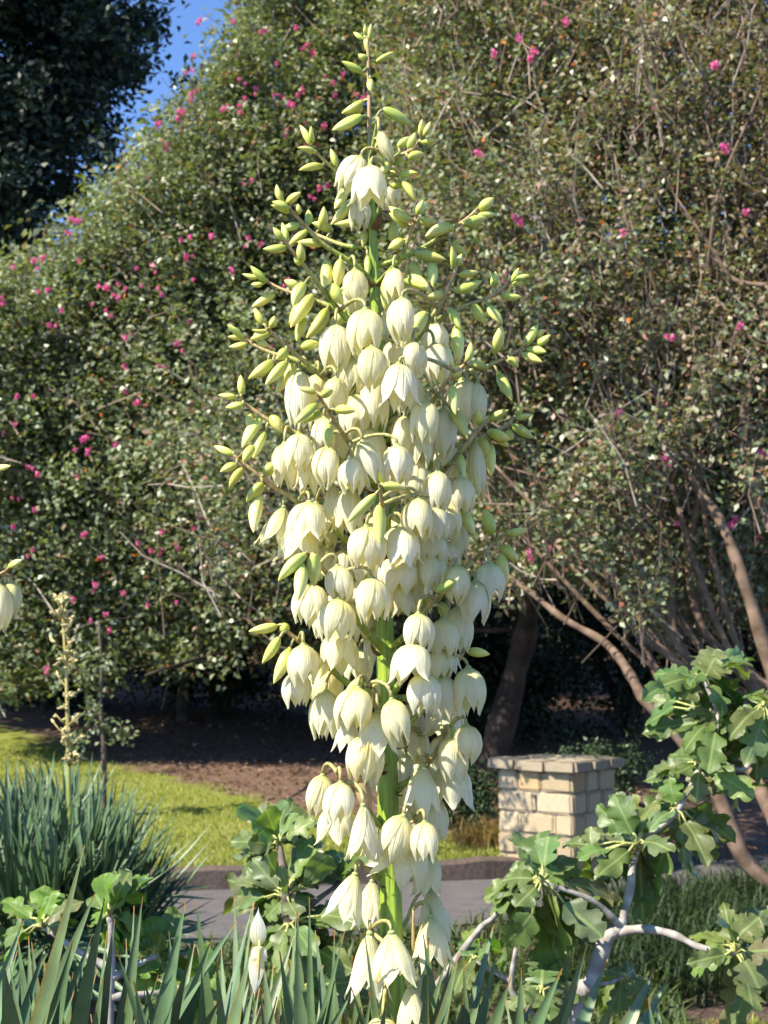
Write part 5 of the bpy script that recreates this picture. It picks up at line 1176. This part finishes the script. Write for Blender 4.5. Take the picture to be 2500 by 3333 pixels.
CL = [(440, 1440, -.05, [(400, 1135, 200, 440, 1350), (110, 1450, 130), (225, 1390, 130), (210, 1650, 160), (255, 1810, 160, 385, 1620), (560, 1840, 215, 490, 1510), (860, 1540, 150, 620, 1490), (545, 1390, 120), (300, 1570, 110), (770, 1740, 160, 560, 1560), (360, 1330, 100), (640, 1330, 120)]),
      (960, 1240, .0, [(870, 1420, 120), (1050, 1500, 160, 1105, 1250), (650, 1260, 115, 800, 1270), (690, 1150, 95, 715, 1290), (765, 1100, 115), (830, 1000, 130), (1000, 970, 120), (555, 1200, 95, 700, 1250), (745, 1400, 110), (1010, 1380, 110), (900, 1130, 110), (1080, 1200, 110)]),
      (1170, 1060, .05, [(1440, 1175, 155, 1240, 1050), (1030, 1090, 105), (1230, 1400, 95), (1345, 1300, 125), (1040, 930, 120), (1120, 890, 110), (1290, 1180, 120), (1180, 1230, 110)]),
      (1300, 800, .05, [(1130, 745, 115), (1030, 840, 115, 1170, 830), (1260, 985, 125), (1340, 850, 135, 1375, 640), (1150, 855, 105), (1580, 980, 120, 1380, 850), (1265, 680, 110), (1450, 930, 100), (1470, 820, 60)]),
      (1390, 570, .1, [(1200, 570, 115), (1225, 630, 105), (1450, 700, 125), (1510, 620, 120), (990, 595, 120, 1150, 500), (1045, 440, 115, 1165, 470), (1260, 500, 115), (1400, 500, 120), (1330, 700, 110)]),
      (1310, 350, .1, [(1110, 335, 115), (1190, 450, 120), (1495, 400, 165, 1345, 350), (1365, 235, 150, 1330, 330), (1545, 220, 95, 1450, 290), (1030, 385, 90, 1120, 390), (1440, 490, 115), (1250, 280, 90)]),
      (1640, 500, .05, [(1490, 560, 120), (1590, 740, 125), (1555, 410, 110), (1700, 390, 110), (1530, 640, 110), (1750, 560, 130), (1700, 700, 120), (1640, 850, 110), (1760, 800, 130)]),
      (1490, 1830, -.1, [(1600, 1640, 140, 1500, 1740), (1450, 1615, 105), (1290, 1700, 110), (1330, 1840, 110), (1240, 1870, 75), (1620, 1985, 190, 1530, 1870), (1590, 2120, 150, 1540, 1950), (1720, 1800, 120), (1470, 1930, 90), (1760, 1950, 150)]),
      (440, 2030, -.05, [(440, 1890, 155), (390, 2110, 120), (330, 1960, 110), (560, 2140, 130), (250, 2080, 110), (480, 2180, 120), (640, 2080, 110)]),
      (870, 1960, .15, [(925, 2080, 150), (800, 1900, 110), (970, 1990, 110), (760, 2040, 110), (850, 2150, 120)]),
      (70, 1870, .0, [(20, 1760, 100), (-30, 1920, 110), (120, 1960, 110), (30, 2000, 120), (150, 1800, 90)])]
fig(fr, 'I', FD, CL, 1)
def fstem(root, tile, pts_, d0, d1, r0, r1):
    n = len(pts_); r0 *= .68; r1 *= .7; limb(root, 'branch', [P(*T(tile, x, y), FD + d0 + (d1 - d0) * i / max(1, n - 1)) for i, (x, y) in enumerate(pts_)], r0, r1, FB, M_FIGBARK, n=8)
limb(fr, 'trunk', [Vector(fr.location) - Vector((0, 0, .03)), Vector((fr.location.x, FD, .4)), P(*T('I', 600, 2200), FD), P(*T('I', 700, 2000), FD), P(*T('I', 780, 1760), FD), P(*T('I', 860, 1690), FD)], .022, .013, FB, M_FIGBARK)
fstem(fr, 'I', [(840, 1715), (1000, 1700), (1150, 1730), (1300, 1800), (1490, 1830)], 0, -.1, .015, .007)
fstem(fr, 'I', [(860, 1690), (820, 1640), (700, 1540), (450, 1450)], 0, -.05, .012, .006)
fstem(fr, 'I', [(860, 1690), (910, 1500), (960, 1250), (1160, 1070), (1300, 800), (1390, 570), (1310, 350)], 0, .1, .014, .005)
fstem(fr, 'I', [(1310, 800), (1400, 800), (1540, 830), (1640, 600), (1650, 500)], .05, .05, .009, .005)
fstem(fr, 'I', [(560, 2350), (440, 2200), (285, 2050), (280, 1920), (300, 1800)], 0, -.03, .012, .006)
fstem(fr, 'I', [(-200, 2100), (0, 1830), (110, 1690), (190, 1620), (240, 1480), (420, 1450)], .05, -.03, .011, .005)
fstem(fr, 'I', [(280, 1990), (200, 1940), (70, 1870)], .0, 0, .008, .005)
fstem(fr, 'I', [(700, 2000), (800, 1990), (870, 1960)], 0, .15, .008, .005)
FD2 = 2.75
fm = thing('fig_tree', 'bushy young fig with broad grey-green leaves between the yucca spike and mound', 'fig', (P(*T('H', 400, 1500), FD2).x, FD2, 0))
CM = [(350, 330, .05, [(195, 35, 170, 300, 290), (60, 330, 115), (150, 310, 100), (545, 130, 130), (450, 90, 140, 370, 260), (250, 60, 120), (130, 330, 120), (500, 200, 110)]),
      (395, 700, .0, [(0, 480, 150, 250, 640), (150, 420, 120), (140, 330, 130, 330, 520), (290, 560, 100), (420, 510, 115), (560, 330, 125, 450, 560), (730, 330, 130, 530, 620), (640, 290, 110, 500, 520), (0, 690, 130, 240, 700), (90, 810, 120), (540, 740, 120), (650, 480, 120, 540, 640), (250, 850, 110), (480, 830, 110)]),
      (420, 900, -.05, [(330, 1010, 130), (560, 1000, 130), (700, 1060, 165, 560, 960), (790, 1200, 130, 640, 1080), (960, 880, 150, 640, 830), (860, 800, 130, 640, 830), (300, 1180, 120), (480, 1200, 130), (180, 980, 120), (620, 1230, 130)]),
      (500, 1350, -.05, [(380, 1300, 120), (600, 1330, 130), (450, 1500, 130), (660, 1450, 120), (820, 1400, 130), (300, 1450, 120), (880, 1280, 110)]),
      (780, 600, .1, [(880, 430, 110), (700, 480, 110), (780, 420, 90)])]
fig(fm, 'H', FD2, CM, 0)
limb(fm, 'trunk', [Vector(fm.location) - Vector((0, 0, .03)), Vector((fm.location.x + .02, FD2, .5)), P(*T('H', 430, 1100), FD2), P(*T('H', 400, 800), FD2), P(*T('H', 395, 650), FD2), P(*T('H', 350, 340), FD2 + .05)], .022, .006, [(.10, .085, .07), (.15, .12, .10)], M_FIGBARK)
limb(fm, 'branch', [P(*T('H', 420, 900), FD2), P(*T('H', 560, 760), FD2), P(*T('H', 780, 600), FD2 + .1)], .009, .005, [(.12, .10, .08)], M_FIGBARK, n=6)
limb(fm, 'branch', [P(*T('H', 430, 1200), FD2), P(*T('H', 470, 1280), FD2), P(*T('H', 500, 1350), FD2 - .05)], .009, .006, [(.12, .10, .08)], M_FIGBARK, n=6)
FD3 = 2.5
fl = thing('fig_tree', 'small fig shoot with bright green leaves in front of the yucca mound', 'fig', (P(*T('K', 590, 1500), FD3).x, FD3, 0))
CS = [(590, 970, 0, [(565, 735, 110, 575, 930), (690, 725, 110, 600, 930), (740, 745, 45), (480, 800, 90), (520, 940, 90), (720, 1060, 110), (640, 1120, 110)]),
      (230, 1020, .05, [(45, 935, 100, 200, 1010), (-20, 1085, 90, 130, 1050), (200, 880, 90), (280, 830, 110), (370, 870, 110), (330, 1000, 100)]),
      (840, 1180, .1, [(760, 1000, 70), (870, 1060, 90), (900, 990, 60), (760, 1280, 110), (920, 1250, 120), (800, 1350, 110), (960, 1380, 120)]),
      (1050, 1330, .1, [(1100, 1200, 110), (1180, 1380, 120), (1000, 1450, 120), (960, 1260, 100), (1250, 1420, 120), (1290, 1280, 110)])]
fig(fl, 'K', FD3, CS, 0)
for o in fl.children:
    if o.name.startswith('leaf') and 'stalk' not in o.name and random.random() < .5: o.color = (.15, .26, .045, 1)
limb(fl, 'trunk', [Vector(fl.location) - Vector((0, 0, .03)), Vector((fl.location.x, FD3, .6)), P(*T('K', 600, 1200), FD3), P(*T('K', 590, 970), FD3)], .012, .005, FB, M_FIGBARK, n=6)
for pth in ([(600, 1250), (420, 1150), (230, 1020)], [(600, 1300), (720, 1240), (840, 1180)], [(600, 1400), (850, 1380), (1050, 1330)]):
    limb(fl, 'branch', [P(*T('K', x, y), FD3 + .03 * i) for i, (x, y) in enumerate(pth)], .008, .004, FB, M_FIGBARK, n=6)
